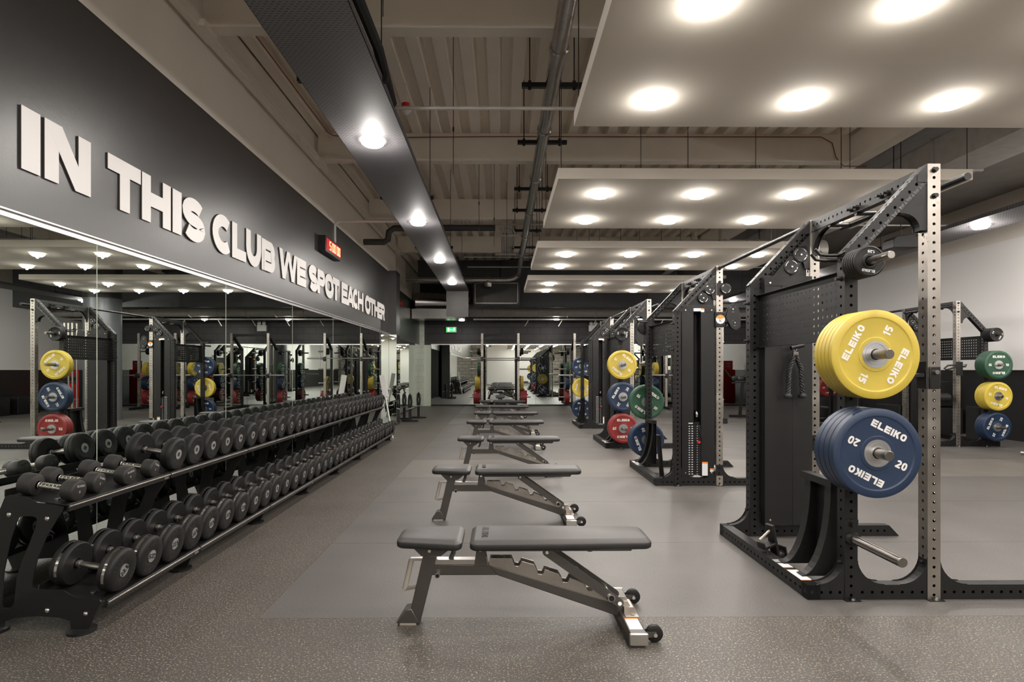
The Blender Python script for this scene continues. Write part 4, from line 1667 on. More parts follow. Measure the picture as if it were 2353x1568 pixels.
stack('blue', 4, (X2, yy, .335), (0, -1, 0), 65, 'lowest peg of the right wall rack')
stack('small2', 7, (X2, yy, 1.80), (0, -1, 0), 60, 'top peg of the right wall rack')
yy = pegy(6.2, 1)
stack('yellow', 3, (X2, yy, .823), (0, 1, 0), 0, 'the peg of the out-of-frame right wall rack')
yy = pegy(12.9, 1)
stack('red', 3, (X2, yy, .823), (0, 1, 0), 0, 'middle peg of the farthest right wall rack')
stack('yellow', 3, (X2, yy, 1.32), (0, 1, 0), 0, 'upper peg of the farthest right wall rack')

# triceps rope hanging from the first rack's tower
e = empty('triceps_rope', (X1 + .235, 4.10, 1.36), 0, 'black braided triceps rope hanging under the pegboard of the nearest rack', 'rope')
mb = MB()
for sg in (-1, 1):
    for ph in (0, 2 * PI / 3, 4 * PI / 3):
        path = []
        for i in range(60):
            q = i / 59
            z_ = -.03 - .26 * q
            xx = sg * (.012 + .028 * min(1, q * 3) + .012 * q)
            a = ph + q * 26 * sg
            path.append((xx + .0085 * math.cos(a), .0085 * math.sin(a), z_))
        mb.tube(path, .0095, 6)
mb.tube([(-.015, 0, -.03), (-.006, 0, -.005), (.006, 0, -.005), (.015, 0, -.03)], .013, 8)
mb.build('rope', 'rope_black', e)
for sg in (-1, 1):
    mb = MB()
    mb.lathe([(0, .012), (.01, .026), (.025, .030), (.035, .028), (.042, 0)], (sg * .052, 0, -.285), (0, 0, -1), 20)
    mb.build('end_stop', 'black_rubber', e)
mb = MB()
mb.box(-.018, .018, -.012, .012, -.012, .012)
mb.tube([(0, 0, .01), (.012, 0, .03), (0, 0, .045), (-.012, 0, .03), (0, 0, .01)], .003, 6)
mb.build('collar', 'chrome', e)
mb = MB()
mb.cyl((-.03, 0, .04), (.06, 0, .06), .016, 10)
mb.build('hook', 'black_satin', e)

# loose J-cup leaning on the side rail of the first rack
e = empty('j_cup', (1.78, 3.66, .0), math.radians(20), 'loose black J-cup with a worn pin leaning on the side rail of the nearest rack', 'rack hook')
R = Matrix.Rotation(math.radians(-14), 4, 'Y')
mb = MB()
mb.box(-.012, .012, -.03, .03, .0, .26, R=R)
mb.box(-.09, .012, -.03, .03, .13, .145, R=R)
mb.box(-.105, -.09, -.03, .03, .13, .175, R=R)
mb.build('bracket', 'black_steel', e, bevel=.006)
mb = MB()
mb.cyl(R @ Vector((-.01, 0, .22)), R @ Vector((-.10, 0, .19)), .008, 12)
mb.build('pin', 'grip_clear', e)
mb = MB()
mb.cyl(R @ Vector((.012, 0, .04)), R @ Vector((.06, 0, .04)), .022, 16)
mb.box(.06, .07, -.03, .03, .0, .09, R=R)
mb.build('roller', 'black_satin', e)

# J-cups mounted on silver posts
def mount_cup(loc, label, sgx=-1):
    e = empty('j_cup', loc, 0, label, 'rack hook', 'j-cups on the racks')
    mb = MB()
    mb.box(sgx * .037, sgx * .045, -.037, .037, -.06, .09)
    mb.box(-.03, .03, -.045, -.037, -.06, .06)
    mb.prism([(sgx * .045, .0), (sgx * .13, .0), (sgx * .15, .05), (sgx * .14, .055), (sgx * .12, .02), (sgx * .045, .025)], 'xz', -.03, .03)
    mb.build('bracket', 'black_satin', e, bevel=.004)
    mb = MB()
    mb.cyl((0, -.045, .03), (0, -.06, .03), .012, 12)
    mb.build('pin', 'chrome', e)
    return e


mount_cup((RKX, 3.68 - HY, 1.20), 'black J-cup on the near steel post of the nearest rack')
mount_cup((RKX, 3.68 + HY, .70), 'black J-cup low on the far steel post of the nearest rack')
e = mount_cup((7.4, 9.78 - HY, 1.28), 'black J-cup on the right wall rack post', 1)
# landmine posts in the second rack
e = empty('storage_post', (1.86, 6.45, 0), 0, 'pair of black slanted bar holders standing inside the second rack', 'bar holder')
mb = MB()
mb.box(-.10, .22, -.05, .25, .012, .03)
mb.build('base', 'black_satin', e)
for dx, ln in ((-.02, -.05), (.09, .06)):
    mb = MB()
    mb.cyl((dx, .05, .03), (dx + ln, .02, .50), .026, 16)
    mb.build('post', 'black_satin', e)

# ------------------------------------------------------------------ lat/row attachments on the right racks
e = empty('dip_handle', (7.40, 9.18, 1.26), 0, 'black dip handle clipped on the steel post of the right wall rack', 'handle')
mb = MB()
mb.box(-.05, .05, -.05, -.036, -.11, .11)
mb.tube([(-.05, -.04, .03), (-.22, -.06, -.02), (-.26, -.06, .0), (-.2, -.06, .05), (-.05, -.04, .06)], .014, 8)
mb.build('handle_bar', 'black_satin', e)
e = empty('roller_pad', (7.40, 9.30, .78), 0, 'black roller pad attachment on the right wall rack', 'pad')
mb = MB()
mb.cyl((-.06, 0, 0), (-.25, 0, 0), .075, 20)
mb.build('roller', 'black_rubber', e)
mb = MB()
mb.box(-.28, -.255, -.1, .1, -.1, .1)
mb.build('plate', 'black_satin', e, bevel=.02)

# ================================================================== SQUAT RACKS AT THE FAR WALL
def make_squat(label, loc):
    e = empty('squat_rack', loc, 0, label, 'squat rack', 'squat racks before the far mirrors')
    H = 2.39
    for sg in (-1, 1):
        mb = MB()
        mb.perf((sg * .572, 0, 0), (sg * .572, 0, H), .07, .07, pitch=.0498, r=.009)
        o = mb.build('upright', 'steel_brushed', e)
        mb = MB()
        mb.perf((sg * .572, .7, 0), (sg * .572, .7, 1.95), .07, .07, pitch=.0498, r=.009)
        mb.build('upright', 'black_steel', e)
        mb = MB()
        mb.perf((sg * .572, .665, .04), (sg * .572, -.45, .04), .07, .08, pitch=.05, r=.009, faces=(0, 2))
        mb.build('base_beam', 'black_steel', e)
        mb = MB()
        mb.bar((sg * .572, .69, 1.9), (sg * .572, .03, H - .05), .07, .07)
        mb.build('diagonal_brace', 'black_steel', e)
        mb = MB()
        for zz in (.345, .802, 1.26, 1.84):
            mb.cyl((sg * .607, .7, zz), (sg * 1.0, .7, zz), .024, 14)
        mb.build('storage_peg', 'peg_steel', e)
        mb = MB()
        mb.box(sg * .572 - .04, sg * .572 + .04, -.05, -.036, e_z - .09, e_z + .05)
        mb.prism([(sg * .572 - .04, e_z - .06), (sg * .572 + .04, e_z - .06), (sg * .572 + .04, e_z - .02), (sg * .572 - .04, e_z - .02)], 'xz', -.13, -.05)
        mb.box(sg * .572 - .04, sg * .572 + .04, -.14, -.125, e_z - .06, e_z + .02)
        mb.build('j_cup', 'black_satin', e)
    mb = MB()
    mb.box(-.537, .537, -.03, .03, H - .1, H - .03)
    for sg in (-1, 1):
        gusset(mb, sg * .537, H - .1, -sg, -1, .16, -.02, .02)
    mb.build('top_crossbar', 'black_steel', e)
    mb = MB()
    mb.box(-.537, .537, .67, .73, .0, .08)
    mb.build('rear_crossbar', 'black_steel', e)
    return e


def make_barbell(loc, label):
    e = empty('barbell', loc, 0, label, 'barbell', 'barbells on the far squat racks')
    mb = MB()
    mb.cyl((-.66, 0, 0), (.66, 0, 0), .0142, 12)
    mb.build('shaft', 'chrome_worn', e)
    for sg in (-1, 1):
        mb = MB()
        mb.lathe([(.655, .014), (.655, .037), (.685, .037), (.685, .025), (1.10, .025), (1.10, 0)], (0, 0, 0), (sg, 0, 0), 16)
        mb.build('sleeve', 'chrome_worn', e)
    return e


SQ = [(-.02, 1.60, 'before the middle of the far mirror'), (2.9, 1.07, 'behind the fourth power rack'), (5.8, 1.07, 'at the right end of the far wall')]
for i, (sx_, bz, wh) in enumerate(SQ):
    e_z = bz
    make_squat('squat rack with steel posts ' + wh, (sx_, 18.0, 0))
    make_barbell((sx_, -.085 + 18.0, bz - .0 + .0), 'steel barbell resting on the squat rack ' + wh)
    for sg in (-1, 1):
        sd = 'left' if sg < 0 else 'right'
        ww = '%s peg, %s squat rack' % (sd, ['middle', 'partly hidden', 'right-end'][i])
        bx = sx_ + sg * .66
        stack('red', 4 if i == 0 else 3, (bx, 18.7, .345), (sg, 0, 0), 20, 'low ' + ww)
        if i == 0:
            stack('yellow', 5 if sg < 0 else 3, (bx, 18.7, .802), (sg, 0, 0), 50, 'middle ' + ww)
            if sg < 0:
                stack('green', 3, (bx, 18.7, 1.26), (sg, 0, 0), 0, 'upper ' + ww)
        elif i == 1:
            stack('blue', 3, (bx, 18.7, .802), (sg, 0, 0), 50, 'middle ' + ww)
            stack('green', 4, (bx, 18.7, 1.26), (sg, 0, 0), 0, 'upper ' + ww)
        else:
            stack('blue', 4, (bx, 18.7, .802), (sg, 0, 0), 50, 'middle ' + ww)
            stack('yellow', 4, (bx, 18.7, 1.26), (sg, 0, 0), 0, 'upper ' + ww)
        stack('small2', 4, (bx, 18.7, 1.84), (sg, 0, 0), 0, 'top ' + ww)

# ================================================================== BENCHES
def pad(mb, x0, x1, w0, w1, z0, z1, rc=.035, bev=.02, mi_top=0, mi_side=1):
    """tapered padded board: w0 half width at x0, w1 at x1"""
    def outline(ins):
        a, b_ = x0 + ins, x1 - ins
        p = []
        for (xx, hw, sx_, sy_) in ((a, w0 - ins, -1, -1), (b_, w1 - ins, 1, -1), (b_, w1 - ins, 1, 1), (a, w0 - ins, -1, 1)):
            r = max(.008, rc - ins * .5)
            cx_, cy_ = xx - sx_ * r, sy_ * (hw - r)
            base = {(-1, -1): 180, (1, -1): 270, (1, 1): 0, (-1, 1): 90}[(sx_, sy_)]
            for i in range(6):
                q = math.radians(base + 90 * i / 5)
                p.append((cx_ + r * math.cos(q), cy_ + r * math.sin(q)))
        return p
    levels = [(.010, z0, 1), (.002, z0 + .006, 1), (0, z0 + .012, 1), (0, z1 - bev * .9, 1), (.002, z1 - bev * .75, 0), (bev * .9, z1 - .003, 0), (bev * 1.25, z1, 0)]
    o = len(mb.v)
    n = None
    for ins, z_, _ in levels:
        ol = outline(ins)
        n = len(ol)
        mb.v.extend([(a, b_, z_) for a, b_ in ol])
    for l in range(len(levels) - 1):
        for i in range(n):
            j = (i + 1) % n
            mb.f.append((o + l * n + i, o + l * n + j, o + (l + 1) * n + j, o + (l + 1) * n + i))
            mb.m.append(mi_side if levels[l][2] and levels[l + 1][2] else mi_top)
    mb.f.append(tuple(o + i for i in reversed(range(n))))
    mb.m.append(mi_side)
    mb.f.append(tuple(o + (len(levels) - 1) * n + i for i in range(n)))
    mb.m.append(mi_top)


def make_bench(label, loc):
    e = empty('weight_bench', loc, 0, label, 'weight bench', 'adjustable weight benches in a row down the middle')
    mb = MB()
    pad(mb, -.497, -.182, .105, .145, .392, .442)
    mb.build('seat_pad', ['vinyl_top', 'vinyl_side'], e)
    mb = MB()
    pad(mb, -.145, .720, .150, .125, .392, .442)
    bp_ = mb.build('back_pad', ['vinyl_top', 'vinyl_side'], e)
    mb = MB()
    put_text(mb, 'ELEIKO', .032, lambda a, b, d: (-.075 + b, -a, .4422 + d), .0004, 0, W=.85, t=.24, sp=.14)
    o = mb.build('stamped_logo', 'rubber_text', bp_)
    # frame
    mb = MB()
    mb.prism([(-.379, .335), (-.311, .335), (-.394, .0), (-.455, .0)], 'xz', -.03, .03)
    mb.prism([(-.335, .291), (-.03, .291), (-.014, .239), (-.345, .239)], 'xz', -.027, .027)
    mb.prism([(-.058, .291), (.64, .075), (.60, .028), (-.014, .239)], 'xz', -.030, .030)
    mb.build('frame', 'bench_paint', e, bevel=.004)
    mb = MB()
    mb.prism([(-.505, .012), (-.465, .075), (-.43, .08), (-.395, .012)], 'xz', -.04, .04)
    mb.build('front_foot', 'bench_paint', e, bevel=.004)
    mb = MB()
    mb.box(-.49, -.41, -.035, .035, 0, .012)
    mb.build('rubber_foot', 'grip_clear', e)
    mb = MB()
    mb.prism([(-.44, .393), (-.22, .393), (-.225, .385), (-.29, .335), (-.385, .335), (-.435, .385)], 'xz', -.034, -.028)
    mb.prism([(-.44, .393), (-.22, .393), (-.225, .385), (-.29, .335), (-.385, .335), (-.435, .385)], 'xz', .028, .034)
    mb.tube([(-.225, .0, .385), (-.232, .0, .34), (-.25, 0, .30), (-.27, 0, .29)], .012, 8)
    mb.cyl((-.345, -.034, .362), (-.345, -.042, .362), .008, 10, 1)
    mb.build('seat_bracket', ['bench_paint', 'chrome'], e)
    mb = MB()
    mb.box(-.32, -.06, -.022, .022, .291, .314)
    mb.build('adjust_rail', 'chrome_worn', e)
    mb = MB()
    for sg in (-1, 1):
        mb.prism([(-.128, .290), (-.062, .290), (-.080, .385), (-.115, .385)], 'xz', sg * .036, sg * .030)
    mb.cyl((-.098, -.046, .368), (-.098, -.036, .368), .009, 10, 1)
    mb.cyl((-.098, -.036, .368), (-.098, .036, .368), .007, 10, 1)
    mb.build('hinge_bracket', ['bench_paint', 'chrome'], e)
    mb = MB()
    mb.prism([(-.115, .393), (.655, .393), (.635, .362), (-.115, .362)], 'xz', -.045, -.039)
    mb.prism([(-.115, .393), (.655, .393), (.635, .362), (-.115, .362)], 'xz', .039, .045)
    mb.cyl((.26 + .18, 0, .362), (.26 + .18, 0, .348), .014, 10)
    mb.build('pad_frame', 'bench_paint', e)
    # notched ladder
    def sl(xx):
        return .291 - (xx + .058) * (.216 / .698)
    pts = [(-.055, .291), (-.05, .322), (.055, .322), (.065, .298), (.070, .285), (.088, .283), (.098, .295), (.103, .308),
           (.165, .290), (.178, .262), (.184, .245), (.205, .243), (.212, .255), (.216, .268),
           (.285, .245), (.300, .220), (.306, .205), (.326, .203), (.334, .215), (.338, .228),
           (.405, .198), (.420, .178), (.428, .160), (.446, .160), (.452, .175),
           (.52, .155), (.58, .11), (.62, .112), (.645, .073)]
    mb = MB()
    for sg in (-1, 1):
        mb.prism(pts, 'xz', sg * .031, sg * .026)
    mb.build('notched_ladder', 'steel_brushed', e)
    mb = MB()
    for sg in (-1, 1):
        mb.bar((.224, sg * .056, .362), (.575, sg * .056, .115), .007, .042)
        mb.cyl((.224, sg * .053, .362), (.224, sg * .06, .362), .021, 16)
        mb.cyl((.575, sg * .053, .115), (.575, sg * .06, .115), .021, 16)
        mb.cyl((.224, sg * .06, .362), (.224, sg * .068, .362), .008, 10, 1)
        mb.cyl((.575, sg * .06, .115), (.575, sg * .068, .115), .010, 10, 1)
    mb.bar((.36, -.05, .255), (.36, .05, .255), .05, .006)
    mb.cyl((.527, -.060, .150), (.527, .060, .150), .011, 12, 1)
    sa = mb.build('support_arm', ['bench_paint', 'chrome'], e)
    mb = MB()
    mb.cyl((.535, -.060, .142), (.535, -.072, .142), .017, 20, 0)
    mb.cyl((.535, -.072, .142), (.535, -.073, .142), .014, 20, 1)
    mb.build('round_badge', ['chrome', 'black_satin'], sa)
    # rear stabiliser
    mb = MB()
    mb.box(.578, .658, -.268, .268, .012, .062)
    st = mb.build('rear_foot', 'bench_paint', e, bevel=.006)
    mb = MB()
    for sg in (-1, 1):
        mb.box(.576, .660, sg * .262, sg * .276, .010, .064)
        mb.box(.590, .650, sg * .20, sg * .262, .0, .012)
    mb.build('end_cap', 'chrome_worn', st, bevel=.004)
    mb = MB()
    mb.box(.588, .648, -.225, -.12, .062, .0632, 0)
    mb.box(.588, .648, -.12, -.108, .062, .0635, 1)
    mb.build('warning_label', ['sticker', 'orange'], st)
    mb = MB()
    mb.prism([(.60, .062), (.66, .062), (.66, .072), (.645, .09), (.60, .09)], 'xz', -.05, .05)
    mb.cyl((.635, -.075, .062), (.635, -.075, .068), .010, 6, 0)
    mb.box(.598, .660, -.10, .10, .060, .0645)
    mb.build('joint_plate', 'steel_brushed', e)
    for sg in (-1, 1):
        mb = MB()
        mb.lathe([(-.013, .012), (-.013, .033), (-.010, .038), (.010, .038), (.013, .033), (.013, .012)], (.702, sg * .213, .040), (0, 1, 0), 28, 0, closed=True)
        mb.cyl((.702, sg * .213 - .012, .04), (.702, sg * .213 + .012, .04), .022, 20, 1)
        wh_ = mb.build('wheel', ['black_rubber', 'black_satin'], e)
        mb = MB()
        for s2 in (-1, 1):
            mb.bar((.655, sg * .213 + s2 * .018, .04), (.708, sg * .213 + s2 * .018, .042), .005, .024)
        mb.cyl((.702, sg * .213 - .026, .04), (.702, sg * .213 + .02, .04), .009, 10, 1)
        mb.build('wheel_bracket', ['bench_paint', 'chrome'], wh_)
    # front handle
    mb = MB()
    mb.cyl((-.437, 0, .312), (-.470, 0, .165), .0135, 16)
    hd = mb.build('handle', 'grip_clear', e)
    mb = MB()
    mb.box(-.44, -.375, -.012, .012, .305, .318)
    mb.prism([(-.473, .158), (-.415, .168), (-.412, .182), (-.470, .172)], 'xz', -.012, .012)
    mb.build('handle_tab', 'chrome_worn', hd)
    mb = MB()
    mb.cyl((-.305, -.027, .247), (-.305, -.055, .247), .013, 16, 0)
    mb.cyl((-.305, -.055, .247), (-.305, -.056, .247), .010, 16, 1)
    mb.build('side_knob', ['chrome', 'black_satin'], e)
    return e


b0 = make_bench('nearest grey padded adjustable bench, in the foreground', (-.002, 2.81, 0))
BN = [(-.065, 4.73, 'second bench from the camera, between the nearest one and the third'), (-.02, 6.85, 'third bench from the camera in the middle row'),
      (-.045, 9.04, 'fourth bench from the camera in the middle row'), (-.015, 10.9, 'fifth bench from the camera in the middle row'),
      (-.09, 12.85, 'sixth bench from the camera in the middle row'), (-.075, 14.87, 'seventh and last bench of the middle row, before the squat rack')]
for x_, y_, l_ in BN:
    dup(b0, (x_, y_, 0), l_ + ', grey padded')
bb = dup(b0, (-.02, 17.7, 0), 'bench turned end-on inside the middle squat rack', rz=-PI / 2)
bb['group'] = 'benches standing inside racks'
# preacher style pad stand seen between racks
e = empty('padded_stand', (5.0, 11.6, 0), 0, 'black padded stand on a slanted post, seen between the racks', 'exercise stand')
e.location = (6.3, 14.9, 0)
mb = MB()
mb.box(-.3, .3, -.05, .05, 0, .06)
mb.bar((-.03, 0, .05), (.04, 0, .92), .06, .07)
mb.bar((-.25, 0, .9), (.45, 0, .93), .03, .03)
mb.build('post', 'black_satin', e)
for k in (0, 1):
    mb = MB()
    rbox(mb, -.18 + .21 * k, .02 + .21 * k, -.2, .2, .95, 1.08, .04)
    mb.build('pad', 'vinyl_side', e)

# ================================================================== DUMBBELLS AND THEIR RACK
KT = .15     # shelf slope


def rack_plate(mb, y, th=.006, dz=0.0):
    S = 480.0
    def Q(cx_, cy_):
        return ((cx_ / 3.016 - 1151) / S, HC - (950 + cy_ / 3.016 - 850) / S)
    outer = [Q(*p) for p in ((470, 640), (285, 612), (220, 572), (95, 560), (68, 575), (0, 742))]
    outer += [(-2.428, .40), (-2.452, .25), (-2.462, .02), (-2.36, .02), (-2.352, .050), (-2.30, .066), (-2.19, .074), (-2.09, .066), (-2.044, .05), (-2.04, .012), (-1.955, .012),
              (-1.921, .089), (-1.897, .140), (-1.905, .150), (-1.93, .152), (-2.011, .161), (-2.045, .175), (-2.067, .192), (-2.085, .198), (-2.19, .200), (-2.215, .207), (-2.222, .222),
              (-2.215, .28), (-2.198, .343), (-2.156, .448), (-2.115, .52), (-2.078, .575)]
    outer = [(a, b_ + dz if b_ > .1 else b_) for a, b_ in outer]
    hole = [Q(*p) for p in ((45, 1310), (62, 1080), (105, 880), (150, 740), (165, 712), (185, 704), (255, 704), (282, 716), (290, 745), (240, 880), (185, 1010), (150, 1120), (132, 1300), (115, 1328), (95, 1337), (60, 1335))]
    mb.prism(outer, 'xz', y - th, y, 0, holes=[hole])
    for xx in (-2.41, -1.99):
        mb.cyl((xx, y - .003, 0), (xx, y - .003, .012), .062, 20)


RY0 = 2.727
joints = [RY0, 3.565] + [3.565 + 1.08 * k for k in range(1, 7)]
e = empty('dumbbell_rack', (0, 0, 0), 0, 'long two-tier black dumbbell rack along the mirrored left wall', 'dumbbell rack')
for i, y in enumerate(joints):
    mb = MB()
    rack_plate(mb, y if i == 0 else y + .003, dz=0 if i == 0 else -.014)
    o = mb.build('end_plate' if i in (0, len(joints) - 1) else 'support_plate', 'black_satin', e)
    if i == 0:
        mb = MB()
        for p in ((100, 692), (360, 720), (360, 1350), (622, 1374)):
            xx, zz = (p[0] / 3.016 - 1151) / 480, HC - (100 + p[1] / 3.016) / 480
            mb.lathe([(0, .011), (.004, .011), (.008, .007), (.009, 0)], (xx, y - .006, zz), (0, -1, 0), 14)
        mb.build('bolt', 'chrome', o)
for i in range(len(joints) - 1):
    ya, yb = joints[i] + .006, joints[i + 1] - .004
    for (xf, zf, xb_, nm_) in ((-2.068, .598, -2.36, 'upper_shelf'), (-1.885, .140, -2.20, 'lower_shelf')):
        mb = MB()
        zb_ = zf + KT * (xf - xb_)
        mb.prism([(xf, zf), (xb_, zb_), (xb_, zb_ - .004), (xf, zf - .004)], 'xz', ya, yb)
        mb.prism([(xb_, zb_ + .03), (xb_ - .004, zb_ + .03), (xb_ - .004, zb_ - .004), (xb_, zb_ - .004)], 'xz', ya, yb)
        mb.prism([(xf, zf + .006), (xf + .012, zf + .004), (xf + .012, zf - .032), (xf - .02, zf - .032), (xf - .02, zf - .028), (xf, zf - .028)], 'xz', ya, yb)
        sh = mb.build(nm_, 'black_satin', e, bevel=.002)
        mb = MB()
        mb.cyl((xf + .012, ya, zf - .008), (xf + .012, yb, zf - .008), .0065, 10)
        mb.build('front_rail', 'chrome_worn' if 0 else 'peg_steel', sh)
        if i in (0, 2, 4):
            mb = MB()
            mb.box(xf + .0125, xf + .0145, yb - .06, yb - .02, zf - .027, zf - .012)
            mb.build('label_plate', 'steel_brushed', sh)
        if i == 0:
            mb = MB()
            xm = (xf + xb_) / 2
            mb.cyl((xm + .05, ya + .07, zf + KT * (xf - xm - .05) + .0005), (xm + .05, ya + .07, zf + KT * (xf - xm - .05) + .003), .014, 16)
            mb.build('bolt', 'chrome_worn', sh)


def make_dumbbell(r, th, L, number, ring, ell=True):
    """axis along x, outer face at +x = 0, body towards -x; tilt applied at placement. origin at the centre of the outer face"""
    e = empty('dumbbell', (0, 0, 0), 0, 'x', 'dumbbell')
    hm = []
    for side in (0, 1):
        mb = MB()
        if side == 0:
            o, ax = (0, 0, 0), (-1, 0, 0)
        else:
            o, ax = (-L, 0, 0), (1, 0, 0)
        pr = [(.002, 0, 0), (.002, r * .30, 0), (.002, r * .36, 0), (0, r * .40, 0), (0, r * .88, 0), (.008, r * .97, 0), (.016, r, 0)]
        if ring:
            pr += [(th * .42, r, 0), (th * .44, r * .985, 1), (th * .62, r * .985, 0), (th * .64, r, 0)]
        else:
            pr += [(th * .45, r, 0), (th * .47, r * .98, 0), (th * .50, r * .98, 0), (th * .52, r, 0)]
        pr += [(th - .010, r, 0), (th, r * .93, 0), (th - .004, r * .55, 0), (th - .004, .024, 0)]
        mb.lathe(pr, o, ax, 40)
        sgn = 1 if side == 0 else -1
        x0 = 0 if side == 0 else -L
        if ell:
            for q in (1, -1):
                # letters along an arc near the rim
                for i, ch in enumerate('ELEIKO'):
                    a = (2.5 - i) * .235 + (.08 if i > 3 else 0)
                    pl, gw = glyph(ch, .7, .26)
                    hh = r * .20
                    for p in pl:
                        vs = []
                        for d in (0, .0012):
                            for (u_, v_) in p:
                                uu, vv = (u_ - gw / 2) * hh, (v_ - .5) * hh + r * .70
                                y_ = uu * math.cos(a) - vv * math.sin(a)
                                z_ = uu * math.sin(a) + vv * math.cos(a)
                                vs.append((x0 + sgn * d, y_ * q * sgn, z_ * q))
                        n_ = len(p)
                        mb.add(vs, [tuple(range(n_, 2 * n_))] + [(k, (k + 1) % n_, (k + 1) % n_ + n_, k + n_) for k in range(n_)], 2)
        h = mb.build('weight_head', ['black_rubber', 'chrome', 'rubber_text'], e)
        mb = MB()
        mb.cyl((x0 - sgn * .002, 0, 0), (x0 + sgn * .0006, 0, 0), r * .30, 28, 0)
        put_text(mb, number, r * .24, lambda a, b, d: (x0 + sgn * (.0006 + d), a * sgn, b), .0006, 1, W=.55, t=.17, sp=.12)
        o2 = mb.build('number_disc', ['hub_steel', 'rubber_text'], h)
        o2['label'] = 'pale metal disc with the weight number'
    mb = MB()
    mb.lathe([(th - .004, .019), (th + .012, .019), (th + .014, .0135), (L / 2, .0165), (L - th - .014, .0135), (L - th - .012, .019), (L - th + .004, .019)], (0, 0, 0), (-1, 0, 0), 20)
    mb.build('handle', 'chrome_worn', e)
    return e


def make_urethane():
    e = empty('dumbbell', (0, 0, 0), 0, 'x', 'dumbbell')
    L, th, r = .275, .068, .052
    for side in (0, 1):
        o, ax = ((0, 0, 0), (-1, 0, 0)) if side == 0 else ((-L, 0, 0), (1, 0, 0))
        sgn = 1 if side == 0 else -1
        x0 = 0 if side == 0 else -L
        mb = MB()
        mb.lathe([(0, 0), (0, r * .86), (.004, r * .96), (.012, r), (th - .012, r), (th - .004, r * .93), (th, r * .75), (th + .004, .02)], o, ax, 36)
        put_text(mb, 'ELEIKO', .010, lambda a, b, d: (x0 + sgn * d, a * sgn, b + .024), .0008, 1, W=.8, t=.25, sp=.12)
        put_text(mb, '5', .012, lambda a, b, d: (x0 + sgn * d, a * sgn, b - .005), .0008, 1)
        mb.build('weight_head', ['urethane', 'grey_text'], e)
    mb = MB()
    pr = [(th, .014), (th + .012, .018), (th + .014, .0155)]
    for i in range(6):
        pr += [(th + .02 + i * .018, .0155), (th + .021 + i * .018, .0165), (th + .034 + i * .018, .0165), (th + .035 + i * .018, .0155)]
    pr += [(L - th - .012, .018), (L - th, .014)]
    pr = [p for p in pr if p[0] <= L - th]
    mb.lathe(pr, (0, 0, 0), (-1, 0, 0), 16)
    mb.build('handle', 'chrome', e)
    return e


TILT = math.atan(KT)
proto_db = {}


def place_db(key, maker, x, y, zsurf_x, zsurf_z, r, label, group, dz=0.0, roll=None, yaw=0.0):
    if key not in proto_db:
        proto_db[key] = maker()
        o = proto_db[key]
    else:
        o = copy_tree(proto_db[key])
    # centre of outer face; surface height there
    zz = zsurf_z + KT * (zsurf_x - x) + r / math.cos(TILT) + .002 + dz
    R_ = Matrix.Rotation(yaw, 4, 'Z') @ Matrix.Rotation(TILT, 4, 'Y') @ Matrix.Rotation(roll if roll is not None else random.uniform(0, 6.28), 4, 'X')
    o.location = (x, y, zz)
    o.rotation_mode = 'XYZ'
    o.rotation_euler = R_.to_euler()
    o['label'] = label
    o['group'] = group
    return o


# upper tier: four small urethane ones, then round ones
ur = [(-2.055, 2.80, 0), (-2.08, 2.98, .10), (-2.06, 3.19, -.06), (-2.06, 3.42, .08)]
for i, (x_, y_, yw) in enumerate(ur):
    place_db('ur', make_urethane, x_, y_, -2.068, .598, .052, 'small urethane dumbbell on the upper tier, %s from the near end' % ORD[i], 'small urethane dumbbells', yaw=yw, roll=random.uniform(-.5, .5))
up_n = ['10'] * 6 + ['12.5'] * 6 + ['15'] * 6 + ['17.5'] * 6 + ['20'] * 8
y_ = 3.655
i = 0
while y_ < 9.95:
    nmb = up_n[min(i, len(up_n) - 1)]
    place_db('u' + nmb, lambda: make_dumbbell(.103, .062, .285, nmb, nmb in ('17.5', '20')), -2.05 + random.uniform(-.006, .006), y_, -2.068, .598, .103,
             'round black dumbbell on the upper tier, %s round one from the near end' % ORD[i], 'round dumbbells on the upper tier', yaw=random.uniform(-.008, .008), roll=.5 * random.uniform(-1, 1) + (PI if random.random() < .4 else 0))
    y_ += .2165
    i += 1
lo_n = ['22.5'] * 7 + ['25'] * 7 + ['27.5'] * 6 + ['30'] * 6 + ['32.5'] * 10
y_ = 2.845
i = 0
while y_ < 10.0:
    nmb = lo_n[min(i, len(lo_n) - 1)]
    place_db('l' + nmb, lambda: make_dumbbell(.1065, .070, .300, nmb, True), -1.868 + random.uniform(-.006, .006), y_, -1.885, .140, .1065,
             'black dumbbell with silver rings on the lower tier, %s from the near end' % ORD[i], 'ringed dumbbells on the lower tier', yaw=random.uniform(-.008, .008), roll=[.7, 2.9, .0, .3, .2, .1][i] if i < 6 else random.uniform(-.6, .6))
    y_ += .2165
    i += 1

# sign on a leaning pole at the far end of the rack
e = empty('leaning_sign', (-2.02, 10.35, 0), 0, 'white notice board on a slim pole leaning at the far end of the dumbbell rack', 'sign')
mb = MB()
mb.cyl((.06, 0, .0), (-.08, 0, .80), .014, 10)
mb.build('pole', 'trim_white', e)
mb = MB()
R = Matrix.Translation((-.10, 0, .95)) @ Matrix.Rotation(-.17, 4, 'Y')
mb.box(-.05, .05, -.012, .012, -.20, .20, R=R)
mb.build('board', 'trim_white', e)
mb = MB()
mb.box(-.035, .03, -.014, -.012, -.18, -.02, R=R)
mb.build('notice', 'sticker', e)

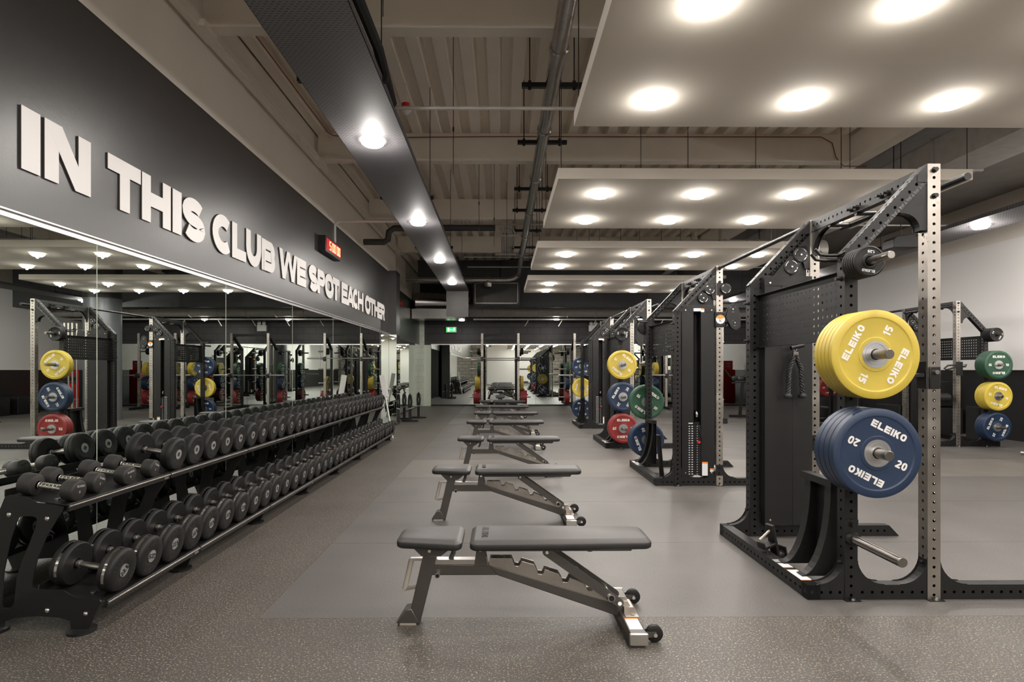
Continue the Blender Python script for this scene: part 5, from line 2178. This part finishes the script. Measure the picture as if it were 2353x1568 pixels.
# three attachment stands by the recessed wall
for i, (x_, y_) in enumerate(((-2.42, 14.3), (-2.18, 13.7), (-2.12, 14.7))):
    e = empty('exercise_stand', (x_, y_, 0), 0, 'black floor stand with a tall padded loop past the dumbbell rack, %s' % ['leftmost', 'nearest', 'rightmost'][i], 'exercise stand', 'floor stands past the pilaster')
    mb = MB()
    rbox(mb, -.20, .20, -.05, .05, .0, .06, .02)
    mb.bar((0, 0, .05), (0, 0, .5), .06, .06)
    mb.build('base', 'black_satin', e)
    mb = MB()
    mb.tube([(-.02, 0, .45), (-.03, 0, .7), (-.02, 0, .9), (.0, 0, .97), (.02, 0, .9), (.035, 0, .7), (.02, 0, .45)], .026, 10)
    mb.build('padded_loop', 'black_rubber', e)
    mb = MB()
    mb.bar((-.1, -.02, .42), (.1, -.02, .5), .03, .03)
    mb.build('crossbar', 'chrome_worn', e)
    e.scale = (1.0, 1.0, .68)

# red hygiene kiosk facing the far mirror
e = empty('hygiene_kiosk', (8.5, 17.9, 0), PI, 'red hygiene station kiosk seen reflected in the far mirror', 'kiosk')
mb = MB()
mb.box(-.22, .22, -.15, .15, 0, 1.25)
mb.build('body', 'sign_red', e, bevel=.01)
mb = MB()
mb.box(-.18, .16, -.02, .02, 1.25, 1.58)
mb.build('header', 'sign_red', e, bevel=.01)
mb = MB()
put_text(mb, 'HYGIENE', .045, lambda a, b, d: (a, -(.021 + d), b + 1.47), .002, 0, W=.6, t=.2)
put_text(mb, 'STATION', .045, lambda a, b, d: (a, -(.021 + d), b + 1.37), .002, 0, W=.6, t=.2)
mb.prism([(-.1, .95), (.12, 1.24), (.2, 1.24), (-.02, .95)], 'xz', -.153, -.15)
mb.build('lettering', 'white_text', e)
# vertical barbell holder behind column
e = empty('barbell_holder', (5.03, 13.3, 0), 0, 'upright holder with vertical barbells beside the grey column', 'barbell holder')
mb = MB()
mb.box(-.2, .2, -.2, .2, 0, .12)
mb.build('base', 'black_steel', e, bevel=.01)
for i in range(8):
    b_ = make_barbell((0, 0, 0), 'vertical barbell in the upright holder, %s' % ORD[i])
    b_.location = (5.03 - .135 + .09 * (i % 4), 13.3 - .07 + .14 * (i // 4), 1.222)
    b_.rotation_euler = (0, PI / 2, 0)
    b_['group'] = 'vertical barbells in the holder'
# storage boxes on the right wall
for i, (y_, z_) in enumerate(((11.3, 0), (12.2, 0), (11.5, .52), (15.2, 0), (16.2, 0))):
    mb = MB()
    rbox(mb, -.3, .3, -.38, .38, 0, .5, .02)
    o = mb.build('plyo_box', 'black_rubber')
    o.location = (8.62, y_, z_)
    tag(o, 'black jump box against the dado of the right wall, %s' % ['nearest below', 'second along', 'stacked on top', 'next to the far end', 'nearest the far mirror'][i], 'box', 'jump boxes by the right wall')
# loose barbell on the floor by the right wall rack
b_ = make_barbell((8.3, 8.0, .03), 'barbell lying on the floor near the right wall')
b_.rotation_euler = (0, 0, -.96)
b_['group'] = 'barbells on the floor'
b_.location = (8.17, 7.3, .04)

# invented high windows behind the camera, added as fill for the ceiling
fill_data = bpy.data.lights.new('window_daylight', 'AREA')
fill_data.shape = 'RECTANGLE'
fill_data.size, fill_data.size_y = 3.4, 0.72
fill_data.energy = FILL_W
fill_data.color = (1.0, 0.97, 0.93)
for i in range(3):
    x0 = -2.2 + 3.75 * i
    wd = MB()
    for a, b_, c_, d_ in ((x0, x0 + 3.6, 3.46, 3.51), (x0, x0 + 3.6, 4.31, 4.36), (x0, x0 + .05, 3.46, 4.36), (x0 + 3.55, x0 + 3.6, 3.46, 4.36), (x0 + 1.77, x0 + 1.83, 3.46, 4.36)):
        wd.box(a, b_, YB - .02, YB + .05, c_, d_)
    o = struct('window_%d' % (i + 1), wd, 'trim_white')
    wp = MB()
    wp.box(x0 + .05, x0 + 3.55, YB, YB + .01, 3.51, 4.31)
    wp.build('window_pane', 'sky_pane', o)
    lo = bpy.data.objects.new('daylight', fill_data)
    lo.location = (x0 + 1.8, YB + .08, 3.91)
    lo.rotation_euler = (PI / 2, 0, PI)
    lo.parent = o
    COL.objects.link(lo)
d = MB()
d.box(7.0, 8.0, YB, YB + .05, 0, 2.2)
struct('door_1', d, 'black_satin')
